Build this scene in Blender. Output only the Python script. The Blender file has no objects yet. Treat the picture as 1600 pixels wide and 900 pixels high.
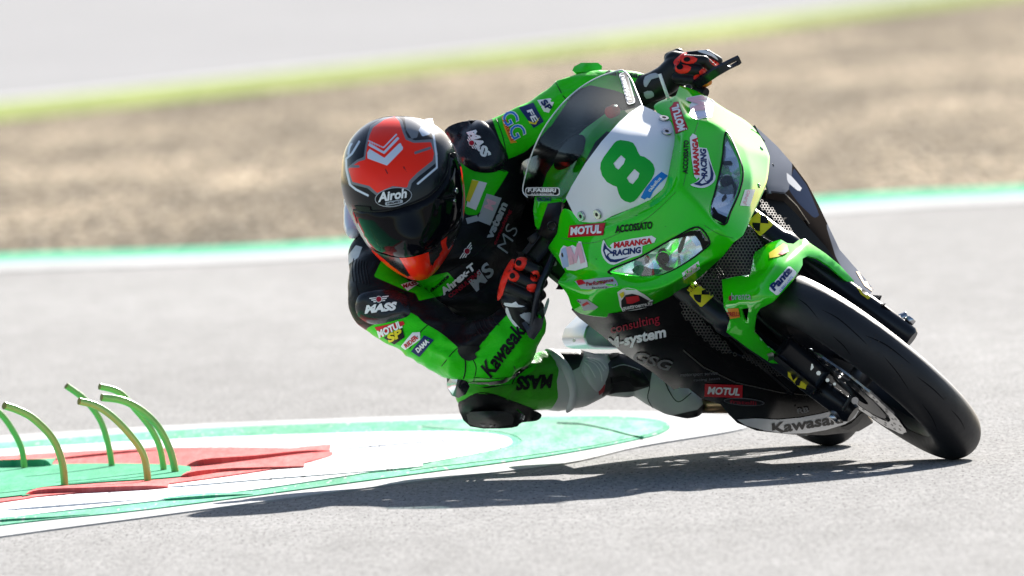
import bpy, bmesh, math, random
from math import sin, cos, pi, radians, sqrt, atan2, exp, hypot
from mathutils import Vector, Matrix, noise, kdtree
from mathutils.bvhtree import BVHTree
from mathutils.geometry import delaunay_2d_cdt
import numpy as np
random.seed(7)
S = bpy.context.scene
COL = S.collection
# ------------------------------------------------------------------ camera
FPX, DIST, ROLL, TH = 28000.0, 40.0, radians(3), 750 / 28000
Fw = Vector((0, cos(TH), -sin(TH))); R0 = Vector((1, 0, 0)); U0 = Vector((0, sin(TH), cos(TH)))
Rt = R0 * cos(ROLL) - U0 * sin(ROLL); Up = U0 * cos(ROLL) + R0 * sin(ROLL)
CAM = Vector((0, 0, 1.50506555))
cd = bpy.data.cameras.new('camera'); cam = bpy.data.objects.new('camera', cd); COL.objects.link(cam)
cd.sensor_width = 36; cd.lens = FPX * 36 / 1600; cd.clip_start = 0.5; cd.clip_end = 6000
cam.matrix_world = Matrix(((Rt.x, Up.x, -Fw.x, CAM.x), (Rt.y, Up.y, -Fw.y, CAM.y), (Rt.z, Up.z, -Fw.z, CAM.z), (0, 0, 0, 1)))
cd.dof.use_dof = True; cd.dof.focus_distance = 40.15; cd.dof.aperture_fstop = 7.5
S.camera = cam
# ------------------------------------------------------------------ light
SUN_EL, SUN_AZ = radians(27.5), radians(75)      # azimuth measured from image right (+x) towards the back (+y)
sd = Vector((cos(SUN_EL) * cos(SUN_AZ), cos(SUN_EL) * sin(SUN_AZ), sin(SUN_EL)))
W = bpy.data.worlds.new('World'); S.world = W; W.use_nodes = True
nt = W.node_tree; bg = nt.nodes['Background']
sky = nt.nodes.new('ShaderNodeTexSky'); sky.sky_type = 'NISHITA'; sky.sun_disc = False
sky.sun_elevation = SUN_EL; sky.sun_rotation = atan2(sd.x, sd.y)
nt.links.new(sky.outputs[0], bg.inputs[0]); bg.inputs[1].default_value = 0.05
sl = bpy.data.lights.new('sun', 'SUN'); sl.energy = 5.0; sl.angle = radians(0.5); sl.color = (1, 0.96, 0.9)
so = bpy.data.objects.new('sun', sl); COL.objects.link(so); so.rotation_euler = sd.to_track_quat('Z', 'Y').to_euler(); so.location = (0, 40, 30)
S.view_settings.view_transform = 'Standard'; S.view_settings.look = 'None'; S.view_settings.exposure = 1.77
S.view_settings.gamma = 1; S.view_settings.use_curve_mapping = False
S.render.engine = 'CYCLES'
try:
    S.cycles.use_denoising = True
    S.cycles.max_bounces = 8; S.cycles.transparent_max_bounces = 12
except Exception: pass
# ------------------------------------------------------------------ coordinates
def P(px, py, w=0.0):            # point seen at photo pixel (px,py), w metres nearer than the 40 m plane
    return CAM + (Fw + Rt * ((px - 800) / FPX) + Up * ((450 - py) / FPX)) * (DIST - w)
def G(px, py, z=0.0):            # point of the ground
    d = Fw + Rt * ((px - 800) / FPX) + Up * ((450 - py) / FPX)
    return CAM + d * ((z - CAM.z) / d.z)
def pix(p):
    v = p - CAM; d = v.dot(Fw)
    return 800 + FPX * v.dot(Rt) / d, 450 - FPX * v.dot(Up) / d
def raydir(px, py):
    return (Fw + Rt * ((px - 800) / FPX) + Up * ((450 - py) / FPX)).normalized()
CONTACT = P(1490, 718, 0)
def frame(fu, lean):
    f = Vector((fu, -sqrt(1 - fu * fu), 0)); n = Vector((0, 0, 1)); l = Vector((-f.y, f.x, 0))
    if l.x > 0: l = -l
    return -l * cos(lean) + n * sin(lean), f, n * cos(lean) + l * sin(lean)
LEAN = radians(48)
BX, BY, BZ = frame(0.20, LEAN)
AXLE = CONTACT + Vector((0, 0, .055)) + BZ * .245
def B(x, y, z): return AXLE + BX * x + BY * y + BZ * z
# ------------------------------------------------------------------ materials
def mat(name, col=(.5, .5, .5), rough=.5, metal=0., coat=0., spec=.5, **k):
    m = bpy.data.materials.new(name); m.use_nodes = True
    b = m.node_tree.nodes['Principled BSDF']
    b.inputs['Base Color'].default_value = (*col, 1); b.inputs['Roughness'].default_value = rough
    b.inputs['Metallic'].default_value = metal; b.inputs['Coat Weight'].default_value = coat
    b.inputs['Coat Roughness'].default_value = .04; b.inputs['Specular IOR Level'].default_value = spec
    return m
def nd(m, t, **k):
    n = m.node_tree.nodes.new(t)
    for a, v in k.items():
        if a in n.inputs: n.inputs[a].default_value = v
        else: setattr(n, a, v)
    return n
def lk(m, a, b): m.node_tree.links.new(a, b)
def facing(m, lo, hi):
    lw = nd(m, 'ShaderNodeLayerWeight'); lw.inputs[0].default_value = .5; pw = nd(m, 'ShaderNodeMath', operation='POWER'); lk(m, lw.outputs['Facing'], pw.inputs[0]); pw.inputs[1].default_value = 4.5
    mr = nd(m, 'ShaderNodeMapRange'); lk(m, pw.outputs[0], mr.inputs[0]); mr.inputs['To Min'].default_value = lo; mr.inputs['To Max'].default_value = hi; return mr
def bsdf(m): return m.node_tree.nodes['Principled BSDF']
def bump(m, scale, strength, dist=.002, detail=4, rough_var=0., coords='Object'):
    tc = nd(m, 'ShaderNodeTexCoord'); n = nd(m, 'ShaderNodeTexNoise'); n.inputs['Scale'].default_value = scale; n.inputs['Detail'].default_value = detail
    b = nd(m, 'ShaderNodeBump'); b.inputs['Strength'].default_value = strength; b.inputs['Distance'].default_value = dist
    lk(m, tc.outputs[coords], n.inputs['Vector']); lk(m, n.outputs[0], b.inputs['Height']); lk(m, b.outputs[0], bsdf(m).inputs['Normal'])
    if rough_var:
        r0 = bsdf(m).inputs['Roughness'].default_value
        mr = nd(m, 'ShaderNodeMapRange'); mr.inputs['To Min'].default_value = max(0, r0 - rough_var); mr.inputs['To Max'].default_value = r0 + rough_var
        n2 = nd(m, 'ShaderNodeTexNoise'); n2.inputs['Scale'].default_value = scale / 8; lk(m, tc.outputs[coords], n2.inputs['Vector'])
        lk(m, n2.outputs[0], mr.inputs[0]); lk(m, mr.outputs[0], bsdf(m).inputs['Roughness'])
    return m
def dirt(m, amount=.15, scale=30, dark=(.1, .09, .08)):
    "uneven dust / scuffs over the base colour"
    b = bsdf(m); tc = nd(m, 'ShaderNodeTexCoord'); n = nd(m, 'ShaderNodeTexNoise'); n.inputs['Scale'].default_value = scale; n.inputs['Detail'].default_value = 8
    lk(m, tc.outputs['Object'], n.inputs['Vector'])
    r = nd(m, 'ShaderNodeMapRange'); r.inputs['From Min'].default_value = .45; r.inputs['From Max'].default_value = .75; r.inputs['To Max'].default_value = amount
    mx = nd(m, 'ShaderNodeMix', data_type='RGBA'); lk(m, n.outputs[0], r.inputs[0]); lk(m, r.outputs[0], mx.inputs[0])
    src = b.inputs['Base Color']
    if src.is_linked: lk(m, src.links[0].from_socket, mx.inputs[6])
    else: mx.inputs[6].default_value = src.default_value[:]
    mx.inputs[7].default_value = (*dark, 1); lk(m, mx.outputs[2], src)
    return m
def paint_layers(m, base, layers):
    "layers: (attribute name, colour): a signed distance stored on the vertices gives a crisp painted edge"
    prev = None
    for a, c in layers:
        at = nd(m, 'ShaderNodeAttribute', attribute_name=a); mr = nd(m, 'ShaderNodeMapRange')
        mr.inputs['From Min'].default_value = -.5; mr.inputs['From Max'].default_value = .5
        lk(m, at.outputs['Fac'], mr.inputs[0]); mx = nd(m, 'ShaderNodeMix', data_type='RGBA'); lk(m, mr.outputs[0], mx.inputs[0])
        if prev: lk(m, prev, mx.inputs[6])
        else: mx.inputs[6].default_value = (*base, 1)
        mx.inputs[7].default_value = (*c, 1); prev = mx.outputs[2]
    lk(m, prev, bsdf(m).inputs['Base Color'])
    return m
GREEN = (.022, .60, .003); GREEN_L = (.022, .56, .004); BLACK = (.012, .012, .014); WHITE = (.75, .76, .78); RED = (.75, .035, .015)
M = {}
M['green'] = dirt(mat('green_paint', GREEN, .075, spec=.4), .10, 14)
M['green_dark'] = mat('inner_green', (.02, .25, .01), .4)
M['white'] = mat('white_paint', (.74, .76, .80), .4, spec=.3)
M['black'] = mat('black_plastic', (.008, .008, .009), .4, spec=.15)
M['gloss_black'] = dirt(mat('gloss_black', (.006, .0055, .0055), .24, spec=.1), .08, 22, (.06, .05, .045))
M['satin'] = bump(mat('satin_black', (.014, .014, .016), .45, spec=.2), 300, .2)
M['fork'] = mat('fork_black', (.009, .010, .014), .28, spec=.3)
M['rubber'] = bump(mat('rubber', (.022, .022, .024), .6), 500, .3)
M['steel'] = mat('steel', (.38, .39, .41), .2, 1.)
M['alu'] = bump(mat('aluminium', (.26, .31, .38), .38, .8), 60, .1)
M['dark_metal'] = mat('dark_metal', (.12, .12, .13), .35, .9)
M['bronze'] = mat('heated_steel', (.35, .24, .14), .3, 1.)
M['bolt'] = mat('bolt_metal', (.5, .5, .52), .25, 1.)
M['white_s'] = mat('sticker_white', (.8, .8, .8), .4)
M['black_s'] = mat('sticker_black', (.01, .01, .012), .4)
M['red_s'] = mat('sticker_red', (.55, .015, .025), .4)
M['darkred_s'] = mat('sticker_dark_red', (.3, .012, .03), .4)
M['yellow_s'] = mat('sticker_yellow', (.75, .62, .03), .4)
M['orange_s'] = mat('sticker_orange', (.85, .3, .02), .4)
M['blue_s'] = mat('sticker_blue', (.02, .2, .6), .4)
M['navy_s'] = mat('sticker_navy', (.015, .03, .12), .4)
M['grey_s'] = mat('sticker_grey', (.4, .42, .45), .4)
M['dim_s'] = mat('sticker_dim', (.15, .15, .16), .4)
M['pink_s'] = mat('sticker_pink', (.75, .42, .5), .4)
M['ltblue_s'] = mat('sticker_light_blue', (.4, .5, .75), .4)
M['green_s'] = mat('number_green', (.01, .36, .04), .45)
M['orange'] = mat('orange_plastic', (.9, .25, .02), .4)
M['glove_red'] = bump(mat('glove_red', (.88, .028, .014), .4, spec=.3), 300, .3)
M['visor'] = mat('visor_smoke', (.003, .003, .005), .06, spec=.15)
for k_, m_ in M.items():
    if k_.endswith('_s'): bsdf(m_).inputs['Specular IOR Level'].default_value = .12; bump(m_, 90, .12, .0006)
# ------------------------------------------------------------------ mesh helpers
def link(name, me, parent=None):
    o = bpy.data.objects.new(name, me); COL.objects.link(o)
    if parent is not None:
        o.parent = parent
        o.matrix_parent_inverse = world_of(parent).inverted()
    return o
def world_of(o):
    m = o.matrix_basis.copy()
    if o.parent: m = world_of(o.parent) @ o.matrix_parent_inverse @ m
    return m
def empty(name, loc, label=None, cat=None, group=None, kind=None):
    o = bpy.data.objects.new(name, None); COL.objects.link(o); o.location = loc; o.empty_display_size = .1
    tag(o, label, cat, group, kind); return o
def tag(o, label=None, cat=None, group=None, kind=None):
    if label: o['label'] = label
    if cat: o['category'] = cat
    if group: o['group'] = group
    if kind: o['kind'] = kind
    return o
def mesh(name, vs, fs, m, parent=None, smooth=True, mods=(), crease=(), fix=True):
    me = bpy.data.meshes.new(name); me.from_pydata([tuple(v) for v in vs], [], fs); me.update()
    if fix:
        bm = bmesh.new(); bm.from_mesh(me); bmesh.ops.recalc_face_normals(bm, faces=bm.faces)
        if crease:
            cl = bm.edges.layers.float.get('crease_edge') or bm.edges.layers.float.new('crease_edge')
            bm.verts.ensure_lookup_table()
            for a, b, c in crease:
                e = bm.edges.get((bm.verts[a], bm.verts[b]))
                if e: e[cl] = c
        bm.to_mesh(me); bm.free()
    o = link(name, me, parent)
    return finish(o, m, smooth, mods)
def finish(o, m, smooth=True, mods=()):
    for t, kw in mods:
        md = o.modifiers.new(t, t)
        for k, v in kw.items(): setattr(md, k, v)
    if mods:
        dg = bpy.context.evaluated_depsgraph_get(); dg.update()
        me = bpy.data.meshes.new_from_object(o.evaluated_get(dg)); old = o.data; o.modifiers.clear(); o.data = me
        bpy.data.meshes.remove(old)
    me = o.data; me.name = o.name
    me.materials.clear()
    for x in (m if isinstance(m, (list, tuple)) else [m]): me.materials.append(x)
    if smooth: me.polygons.foreach_set('use_smooth', [True] * len(me.polygons))
    me.update()
    return o
def sharp(o, ang=35):
    bm = bmesh.new(); bm.from_mesh(o.data)
    for e in bm.edges:
        if len(e.link_faces) == 2 and e.calc_face_angle(0) > radians(ang): e.smooth = False
    bm.to_mesh(o.data); bm.free(); return o
def cr(pts, n=4, closed=True):
    "Catmull-Rom smoothing of a 2D/3D polyline"
    out = []; N = len(pts)
    for i in range(N if closed else N - 1):
        p = [pts[(i + k) % N] if closed else pts[min(max(i + k, 0), N - 1)] for k in (-1, 0, 1, 2)]
        for j in range(n):
            t = j / n
            out.append(tuple(.5 * (2 * p[1][d] + (p[2][d] - p[0][d]) * t + (2 * p[0][d] - 5 * p[1][d] + 4 * p[2][d] - p[3][d]) * t * t + (3 * p[1][d] - p[0][d] - 3 * p[2][d] + p[3][d]) * t ** 3) for d in range(len(p[1]))))
    if not closed: out.append(tuple(pts[-1]))
    return out
def tube(name, pts, r, m, parent=None, n=12, flat=None, cap=True):
    "swept tube through 3D points; r number or list; flat=(normal vector, ratio) squashes the section"
    pts = [Vector(p) for p in pts]; rs = r if isinstance(r, (list, tuple)) else [r] * len(pts)
    vs, fs = [], []; prevx = None
    for i, p in enumerate(pts):
        t = (pts[min(i + 1, len(pts) - 1)] - pts[max(i - 1, 0)]).normalized()
        if flat: x = (flat[0] - t * flat[0].dot(t)).normalized()
        elif prevx is None: x = t.orthogonal().normalized()
        else: x = (prevx - t * prevx.dot(t)).normalized()
        prevx = x; y = t.cross(x)
        for k in range(n):
            a = 2 * pi * k / n; vs.append(p + x * (cos(a) * rs[i] * (flat[1] if flat else 1)) + y * (sin(a) * rs[i]))
    for i in range(len(pts) - 1):
        for k in range(n):
            fs.append((i * n + k, i * n + (k + 1) % n, (i + 1) * n + (k + 1) % n, (i + 1) * n + k))
    if cap: fs.append(tuple(range(n - 1, -1, -1))); fs.append(tuple((len(pts) - 1) * n + k for k in range(n)))
    o = mesh(name, vs, fs, m, parent); return sharp(o, 50)
def TP(l): return [P(*p) for p in l]
def cyl(name, a, b, r, m, parent=None, n=24, bev=.0, r2=None):
    a = Vector(a); b = Vector(b); d = (b - a); L = d.length; d.normalize(); r2 = r2 or r
    bv = bev or min(r, L) * .12
    return tube(name, [a, a + d * bv, b - d * bv, b], [r - bv * .8, r, r2, r2 - bv * .8], m, parent, n)
def boxm(name, c, ax, size, m, parent=None, bev=.004):
    "bevelled box: centre, three axes, three sizes"
    bm = bmesh.new(); bmesh.ops.create_cube(bm, size=1)
    for v in bm.verts:
        q = v.co.copy(); v.co = Vector(c) + ax[0] * (q.x * size[0]) + ax[1] * (q.y * size[1]) + ax[2] * (q.z * size[2])
    bmesh.ops.bevel(bm, geom=bm.edges[:], offset=min(bev, min(size) * .45), segments=3, affect='EDGES', profile=.5)
    bmesh.ops.recalc_face_normals(bm, faces=bm.faces)
    me = bpy.data.meshes.new(name); bm.to_mesh(me); bm.free(); o = link(name, me, parent); return sharp(finish(o, m), 40)
def inside(x, y, poly):
    r = False; j = len(poly) - 1
    for i in range(len(poly)):
        a, b = poly[i], poly[j]
        if (a[1] > y) != (b[1] > y) and x < (b[0] - a[0]) * (y - a[1]) / (b[1] - a[1]) + a[0]: r = not r
        j = i
    return r
def sdf(XY, poly):
    X = XY[:, 0][:, None]; Y = XY[:, 1][:, None]
    A = np.array([p[:2] for p in poly]); Bq = np.roll(A, -1, 0)
    dx, dy = (Bq - A)[:, 0], (Bq - A)[:, 1]; L = dx * dx + dy * dy + 1e-9
    t = np.clip(((X - A[:, 0]) * dx + (Y - A[:, 1]) * dy) / L, 0, 1)
    d = np.sqrt(((X - A[:, 0] - t * dx) ** 2 + (Y - A[:, 1] - t * dy) ** 2)).min(1)
    cond = ((A[:, 1] > Y) != (Bq[:, 1] > Y)); dyy = np.where(np.abs(dy) < 1e-9, 1e-9, dy)
    xi = dx * (Y - A[:, 1]) / dyy + A[:, 0]
    ins = (np.sum(cond & (X < xi), 1) % 2) == 1
    return np.where(ins, d, -d)
def paint(o, layers):
    "layers {attr: [polygons px]}: stores signed distance to the union"
    me = o.data; Wm = world_of(o); XY = np.array([pix(Wm @ v.co) for v in me.vertices])
    for a, polys in layers.items():
        d = np.max([sdf(XY, p) for p in polys], 0)
        at = me.attributes.new(a, 'FLOAT', 'POINT'); at.data.foreach_set('value', d.astype(np.float32))
def cdt(outer, holes=(), step=8, jitter=.15):
    xs = [p[0] for p in outer]; ys = [p[1] for p in outer]
    def dens(poly):
        out = []
        for i, p in enumerate(poly):
            q = poly[(i + 1) % len(poly)]; L = hypot(q[0] - p[0], q[1] - p[1]); n = max(1, int(L / step))
            for k in range(n): out.append((p[0] + (q[0] - p[0]) * k / n, p[1] + (q[1] - p[1]) * k / n))
        return out
    loops = [dens(outer)] + [dens(h) for h in holes]
    vs = []; faces = []
    for lp in loops: faces.append(list(range(len(vs), len(vs) + len(lp)))); vs += lp
    bd = np.array(vs)
    gx = np.arange(min(xs), max(xs), step); gy = np.arange(min(ys), max(ys), step)
    cand = np.array([(x + (step / 2 if j % 2 else 0), y) for j, y in enumerate(gy) for x in gx]) if len(gx) and len(gy) else np.zeros((0, 2))
    if len(cand):
        d = sdf(cand, outer)
        for h in holes: d = np.minimum(d, -sdf(cand, h))
        vs = vs + [tuple(c) for c, dd in zip(cand, d) if dd > step * .45]
    r = delaunay_2d_cdt([Vector(v) for v in vs], [], faces[:1] if 0 else faces, 1, 1e-5)
    V_ = [tuple(v) for v in r[0]]; F_ = [tuple(f) for f in r[2]]
    if holes: F_ = [f for f in F_ if not any(inside(sum(V_[i][0] for i in f) / 3, sum(V_[i][1] for i in f) / 3, h) for h in holes)]
    used = sorted({i for f in F_ for i in f}); mp = {a: b for b, a in enumerate(used)}
    return [V_[i] for i in used], [tuple(mp[i] for i in f) for f in F_]
def tps(ctrl):
    A = np.array(ctrl, float); n = len(A); s = 300.0; xy = A[:, :2] / s
    def K(a, b):
        r = np.sqrt(((a[:, None] - b[None]) ** 2).sum(-1)); return r * r * np.log(r + 1e-9)
    Km = K(xy, xy) + np.eye(n) * 1e-6; Q = np.hstack([np.ones((n, 1)), xy])
    L = np.block([[Km, Q], [Q.T, np.zeros((3, 3))]]); c = np.linalg.solve(L, np.concatenate([A[:, 2], np.zeros(3)]))
    def f(pts):
        q = np.array(pts)[:, :2] / s; return K(q, xy) @ c[:n] + np.hstack([np.ones((len(q), 1)), q]) @ c[n:]
    return f
def relief(name, outer, ctrl, m, parent=None, holes=(), step=8, thick=.004, sm=0, rim=0.0, rimw=6):
    "sheet with the outline of outer (px) and a smooth depth through ctrl (px,py,w); rim rolls its edge back"
    if sm: outer = cr(outer, sm)
    v2, fs = cdt(outer, holes, step); w = tps(ctrl)(v2)
    if rim:
        d = sdf(np.array(v2), outer)
        for h in holes: d = np.minimum(d, -sdf(np.array(v2), h))
        t = np.clip(1 - np.abs(d) / rimw, 0, 1); w = w - rim * t * t
    vs = [P(x, y, ww) for (x, y), ww in zip(v2, w)]
    return sheet(name, vs, fs, m, parent, thick)
def sheet(name, vs, fs, m, parent=None, thick=.003, smooth=True):
    "orient the sheet's faces to the camera side and give it thickness behind"
    me = bpy.data.meshes.new(name); me.from_pydata([tuple(v) for v in vs], [], fs); me.update()
    bm = bmesh.new(); bm.from_mesh(me); bmesh.ops.recalc_face_normals(bm, faces=bm.faces)
    if sum(f.normal.dot(Fw) * f.calc_area() for f in bm.faces) > 0: bmesh.ops.reverse_faces(bm, faces=bm.faces)
    bm.to_mesh(me); bm.free(); o = link(name, me, parent)
    mods = [('SOLIDIFY', dict(thickness=thick, offset=-1))] if thick else []
    o = finish(o, m, smooth, mods); return sharp(o, 60)
class Target:
    def __init__(s, *objs):
        vs, fs = [], []
        for o in objs:
            b = len(vs); Wm = world_of(o); vs += [Wm @ v.co for v in o.data.vertices]; fs += [tuple(i + b for i in p.vertices) for p in o.data.polygons]
        s.b = BVHTree.FromPolygons(vs, fs, epsilon=0)
    def hit(s, px, py):
        return s.b.ray_cast(CAM, raydir(px, py))
def drape(name, v2, fs, tgt, m, parent, off=.0012, thick=0, maxjump=.03):
    "lay a flat mesh given in photo pixels onto the surface of tgt"
    vs = []; ok = []; last = None
    hits = [tgt.hit(x, y) for x, y in v2]
    good = [i for i, h in enumerate(hits) if h[0] is not None]
    if not good: print('MISS', name); return None
    kd = kdtree.KDTree(len(good))
    for i in good: kd.insert((v2[i][0], v2[i][1], 0), i)
    kd.balance()
    for i, (x, y) in enumerate(v2):
        h = hits[i]
        if h[0] is None:
            j = kd.find((x, y, 0))[1]; h = hits[j]; dep = (h[0] - CAM).dot(Fw); p = P(x, y, DIST - dep - .002); nrm = h[1]
        else: p, nrm = h[0], h[1]
        if nrm.dot(Fw) > 0: nrm = -nrm
        vs.append(p + nrm * off)
    fs = [f for f in fs if all(hits[i][0] is not None for i in f)]
    if not fs: return None
    return sheet(name, vs, fs, m, parent, thick, smooth=True)
def patch(name, poly, tgt, m, parent, off=.0012, thick=0, step=5, sm=0, holes=()):
    if sm: poly = cr(poly, sm)
    v2, fs = cdt(poly, holes, step); return drape(name, v2, fs, tgt, m, parent, off, thick)
_tc = {}
def text_mesh(s, bold, step):
    key = (s, bold)
    if key not in _tc:
        c = bpy.data.curves.new('t', 'FONT'); c.body = s; c.size = 1; c.offset = bold; c.resolution_u = 3
        o = bpy.data.objects.new('t', c); COL.objects.link(o); dg = bpy.context.evaluated_depsgraph_get(); dg.update()
        me = bpy.data.meshes.new_from_object(o.evaluated_get(dg)); bm = bmesh.new(); bm.from_mesh(me)
        bmesh.ops.remove_doubles(bm, verts=bm.verts, dist=1e-5)
        bpy.data.objects.remove(o); bpy.data.curves.remove(c); bpy.data.meshes.remove(me); _tc[key] = bm
    bm = _tc[key].copy(); xs = [v.co.x for v in bm.verts]; ys = [v.co.y for v in bm.verts]
    x0, x1, y0, y1 = min(xs), max(xs), min(ys), max(ys)
    for v in bm.verts: v.co = Vector(((v.co.x - x0) / (x1 - x0) - .5, (v.co.y - y0) / (y1 - y0) - .5, 0))
    return bm
def text(s, cx, cy, w, h, ang, m, tgt, parent, bold=.02, shear=0., off=.0022, name='lettering', arc=0.0, step=7):
    "lettering w x h px, centred at (cx,cy), reading direction rotated ang degrees anticlockwise"
    bm = text_mesh(s, bold, step)
    for ax, L in ((0, w), (1, h)):
        n = int(L / step)
        for k in range(1, n + 1):
            co = Vector((0, 0, 0)); co[ax] = k / (n + 1) - .5; no = Vector((0, 0, 0)); no[ax] = 1
            bmesh.ops.bisect_plane(bm, geom=bm.verts[:] + bm.edges[:] + bm.faces[:], plane_co=co, plane_no=no, dist=1e-6)
    bmesh.ops.triangulate(bm, faces=bm.faces)
    bm.verts.ensure_lookup_table(); a = radians(ang); v2 = []
    for v in bm.verts:
        x = v.co.x * w + v.co.y * h * shear; y = v.co.y * h + arc * (1 - (2 * v.co.x) ** 2)
        v2.append((cx + x * cos(a) - y * sin(a), cy - (x * sin(a) + y * cos(a))))
    fs = [tuple(v.index for v in f.verts) for f in bm.faces]; bm.free()
    return drape(name, v2, fs, tgt, m, parent, off)
def rpoly(cx, cy, w, h, ang, shear=0., r=0):
    a = radians(ang); out = []
    base = [(-.5, -.5), (.5, -.5), (.5, .5), (-.5, .5)]
    if r:
        base = []
        for sx, sy, a0 in ((.5, .5, 0), (-.5, .5, 90), (-.5, -.5, 180), (.5, -.5, 270)):
            for k in range(5):
                t = radians(a0 + k * 22.5); base.append((sx - (sx * 2 * r / w) * 1 + r / w * cos(t), sy - (sy * 2 * r / h) + r / h * sin(t)))
    for u, v in base:
        x = u * w + v * h * shear; y = v * h; out.append((cx + x * cos(a) - y * sin(a), cy - (x * sin(a) + y * cos(a))))
    return out
def ell(cx, cy, a, b, ang=0, n=28, t0=0, t1=360):
    t = radians(ang); out = []
    for k in range(n):
        q = radians(t0 + (t1 - t0) * k / (n if t1 - t0 == 360 else n - 1)); x, y = a * cos(q), b * sin(q)
        out.append((cx + x * cos(t) - y * sin(t), cy - (x * sin(t) + y * cos(t))))
    return out
def Z(ox, oy, s, pts): return [(ox + p[0] / s, oy + p[1] / s) + tuple(p[2:]) for p in pts]
def blob_mesh(name, chains, voxel, smooth_it=6, extra=None):
    "continuous body: tapered capsules (px,py,w,r_px) fused by a voxel remesh"
    bm = bmesh.new()
    def sphere(c, r, sc=None):
        g = bmesh.ops.create_icosphere(bm, subdivisions=3, radius=1)
        for v in g['verts']:
            q = v.co.copy() * r
            if sc: q = Rt * (q.x * sc[0]) + Up * (q.z * sc[2]) + Fw * (q.y * sc[1])
            v.co = c + q
    for ch in chains:
        pts = [(P(p[0], p[1], p[2]), p[3] / 700) for p in ch]
        if len(pts) == 1:
            sphere(pts[0][0], pts[0][1], ch[0][4] if len(ch[0]) > 4 else None); continue
        for (a, ra), (b, rb) in zip(pts, pts[1:]):
            L = (b - a).length; n = max(2, int(L / (min(ra, rb) * .3)) + 1)
            for k in range(n + 1): sphere(a.lerp(b, k / n), ra + (rb - ra) * k / n)
    me = bpy.data.meshes.new(name); bm.to_mesh(me); bm.free()
    o = link(name, me)
    return finish(o, [], True, [('REMESH', dict(mode='VOXEL', voxel_size=voxel)), ('SMOOTH', dict(factor=.5, iterations=smooth_it))])
def displace(o, fn):
    me = o.data; nor = [v.normal.copy() for v in me.vertices]
    for v, n in zip(me.vertices, nor): v.co = v.co + n * fn(v.co, n)
    me.update()
#%%SPLIT
# ================================================================== the setting
def ground_mat(name, c1, c2, rough, spec, sx, sy, big=.4, speck=None, bstr=.3, bd=.01, ct=.18):
    m = mat(name, c1, 1.0, spec=spec * .12); tc = nd(m, 'ShaderNodeTexCoord')
    def noi(sc, det=3, r=.6, vec=None):
        mp = nd(m, 'ShaderNodeMapping'); mp.inputs['Scale'].default_value = sc; lk(m, tc.outputs['Object'], mp.inputs[0])
        n = nd(m, 'ShaderNodeTexNoise'); n.inputs['Scale'].default_value = 1; n.inputs['Detail'].default_value = det; n.inputs['Roughness'].default_value = r
        lk(m, mp.outputs[0], n.inputs['Vector']); return n.outputs[0]
    fine = noi((sx, sy, 1), 4, .75); mid = noi((sx / 9, sy / 6, 1), 3); lar = noi((.5, .12, 1), 2)
    a = nd(m, 'ShaderNodeMapRange'); a.inputs['From Min'].default_value = .5 - ct; a.inputs['From Max'].default_value = .5 + ct; lk(m, fine, a.inputs[0])
    mx = nd(m, 'ShaderNodeMix', data_type='RGBA'); mx.inputs[6].default_value = (*c1, 1); mx.inputs[7].default_value = (*c2, 1); lk(m, a.outputs[0], mx.inputs[0])
    out = mx.outputs[2]
    for src, amt in ((mid, big), (lar, big)):
        b = nd(m, 'ShaderNodeMapRange'); b.inputs['From Min'].default_value = .3; b.inputs['From Max'].default_value = .7
        b.inputs['To Min'].default_value = 1 - amt * .5; b.inputs['To Max'].default_value = 1 + amt * .5; lk(m, src, b.inputs[0])
        mm = nd(m, 'ShaderNodeMix', data_type='RGBA', blend_type='MULTIPLY'); mm.inputs[0].default_value = 1
        cb = nd(m, 'ShaderNodeCombineColor'); [lk(m, b.outputs[0], cb.inputs[i]) for i in range(3)]
        lk(m, out, mm.inputs[6]); lk(m, cb.outputs[0], mm.inputs[7]); out = mm.outputs[2]
    if speck:
        s = noi((sx * 1.7, sy * 1.3, 1), 1); r = nd(m, 'ShaderNodeMapRange'); r.inputs['From Min'].default_value = .62; r.inputs['From Max'].default_value = .7
        lk(m, s, r.inputs[0]); m2 = nd(m, 'ShaderNodeMix', data_type='RGBA'); lk(m, r.outputs[0], m2.inputs[0]); lk(m, out, m2.inputs[6]); m2.inputs[7].default_value = (*speck, 1); out = m2.outputs[2]
    lk(m, out, bsdf(m).inputs['Base Color'])
    bp = nd(m, 'ShaderNodeBump'); bp.inputs['Strength'].default_value = bstr; bp.inputs['Distance'].default_value = bd; lk(m, fine, bp.inputs['Height']); lk(m, bp.outputs[0], bsdf(m).inputs['Normal'])
    return m
M['asphalt'] = ground_mat('asphalt', (.140, .138, .138), (.262, .257, .252), .75, .35, 85, 9, .22, (.07, .068, .066), .5, .006)
M['asphalt_far'] = ground_mat('asphalt_far', (.165, .165, .172), (.205, .205, .212), .8, .3, 60, 4, .1)
M['gravel'] = ground_mat('gravel', (.055, .041, .026), (.32, .26, .185), .95, .1, 24, 1.3, .9, (.42, .37, .30), .8, .05, .07)
M['grass'] = ground_mat('grass', (.15, .20, .04), (.24, .27, .09), .95, .1, 14, 1, .35)
M['line_white'] = ground_mat('line_white', (.34, .34, .34), (.42, .42, .42), .7, .3, 60, 4, .1)
M['k_white'] = ground_mat('kerb_white', (.6, .61, .63), (.72, .73, .75), .6, .3, 40, 3, .2, (.30, .30, .31))
M['k_green'] = ground_mat('kerb_green', (.05, .30, .17), (.15, .42, .27), .6, .3, 40, 3, .6, (.30, .36, .33))
M['k_red'] = ground_mat('kerb_red', (.46, .07, .07), (.60, .16, .15), .6, .3, 40, 3, .6)
M['k_isle'] = ground_mat('kerb_island', (.03, .26, .13), (.08, .34, .2), .6, .3, 30, 3, .3)
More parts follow.
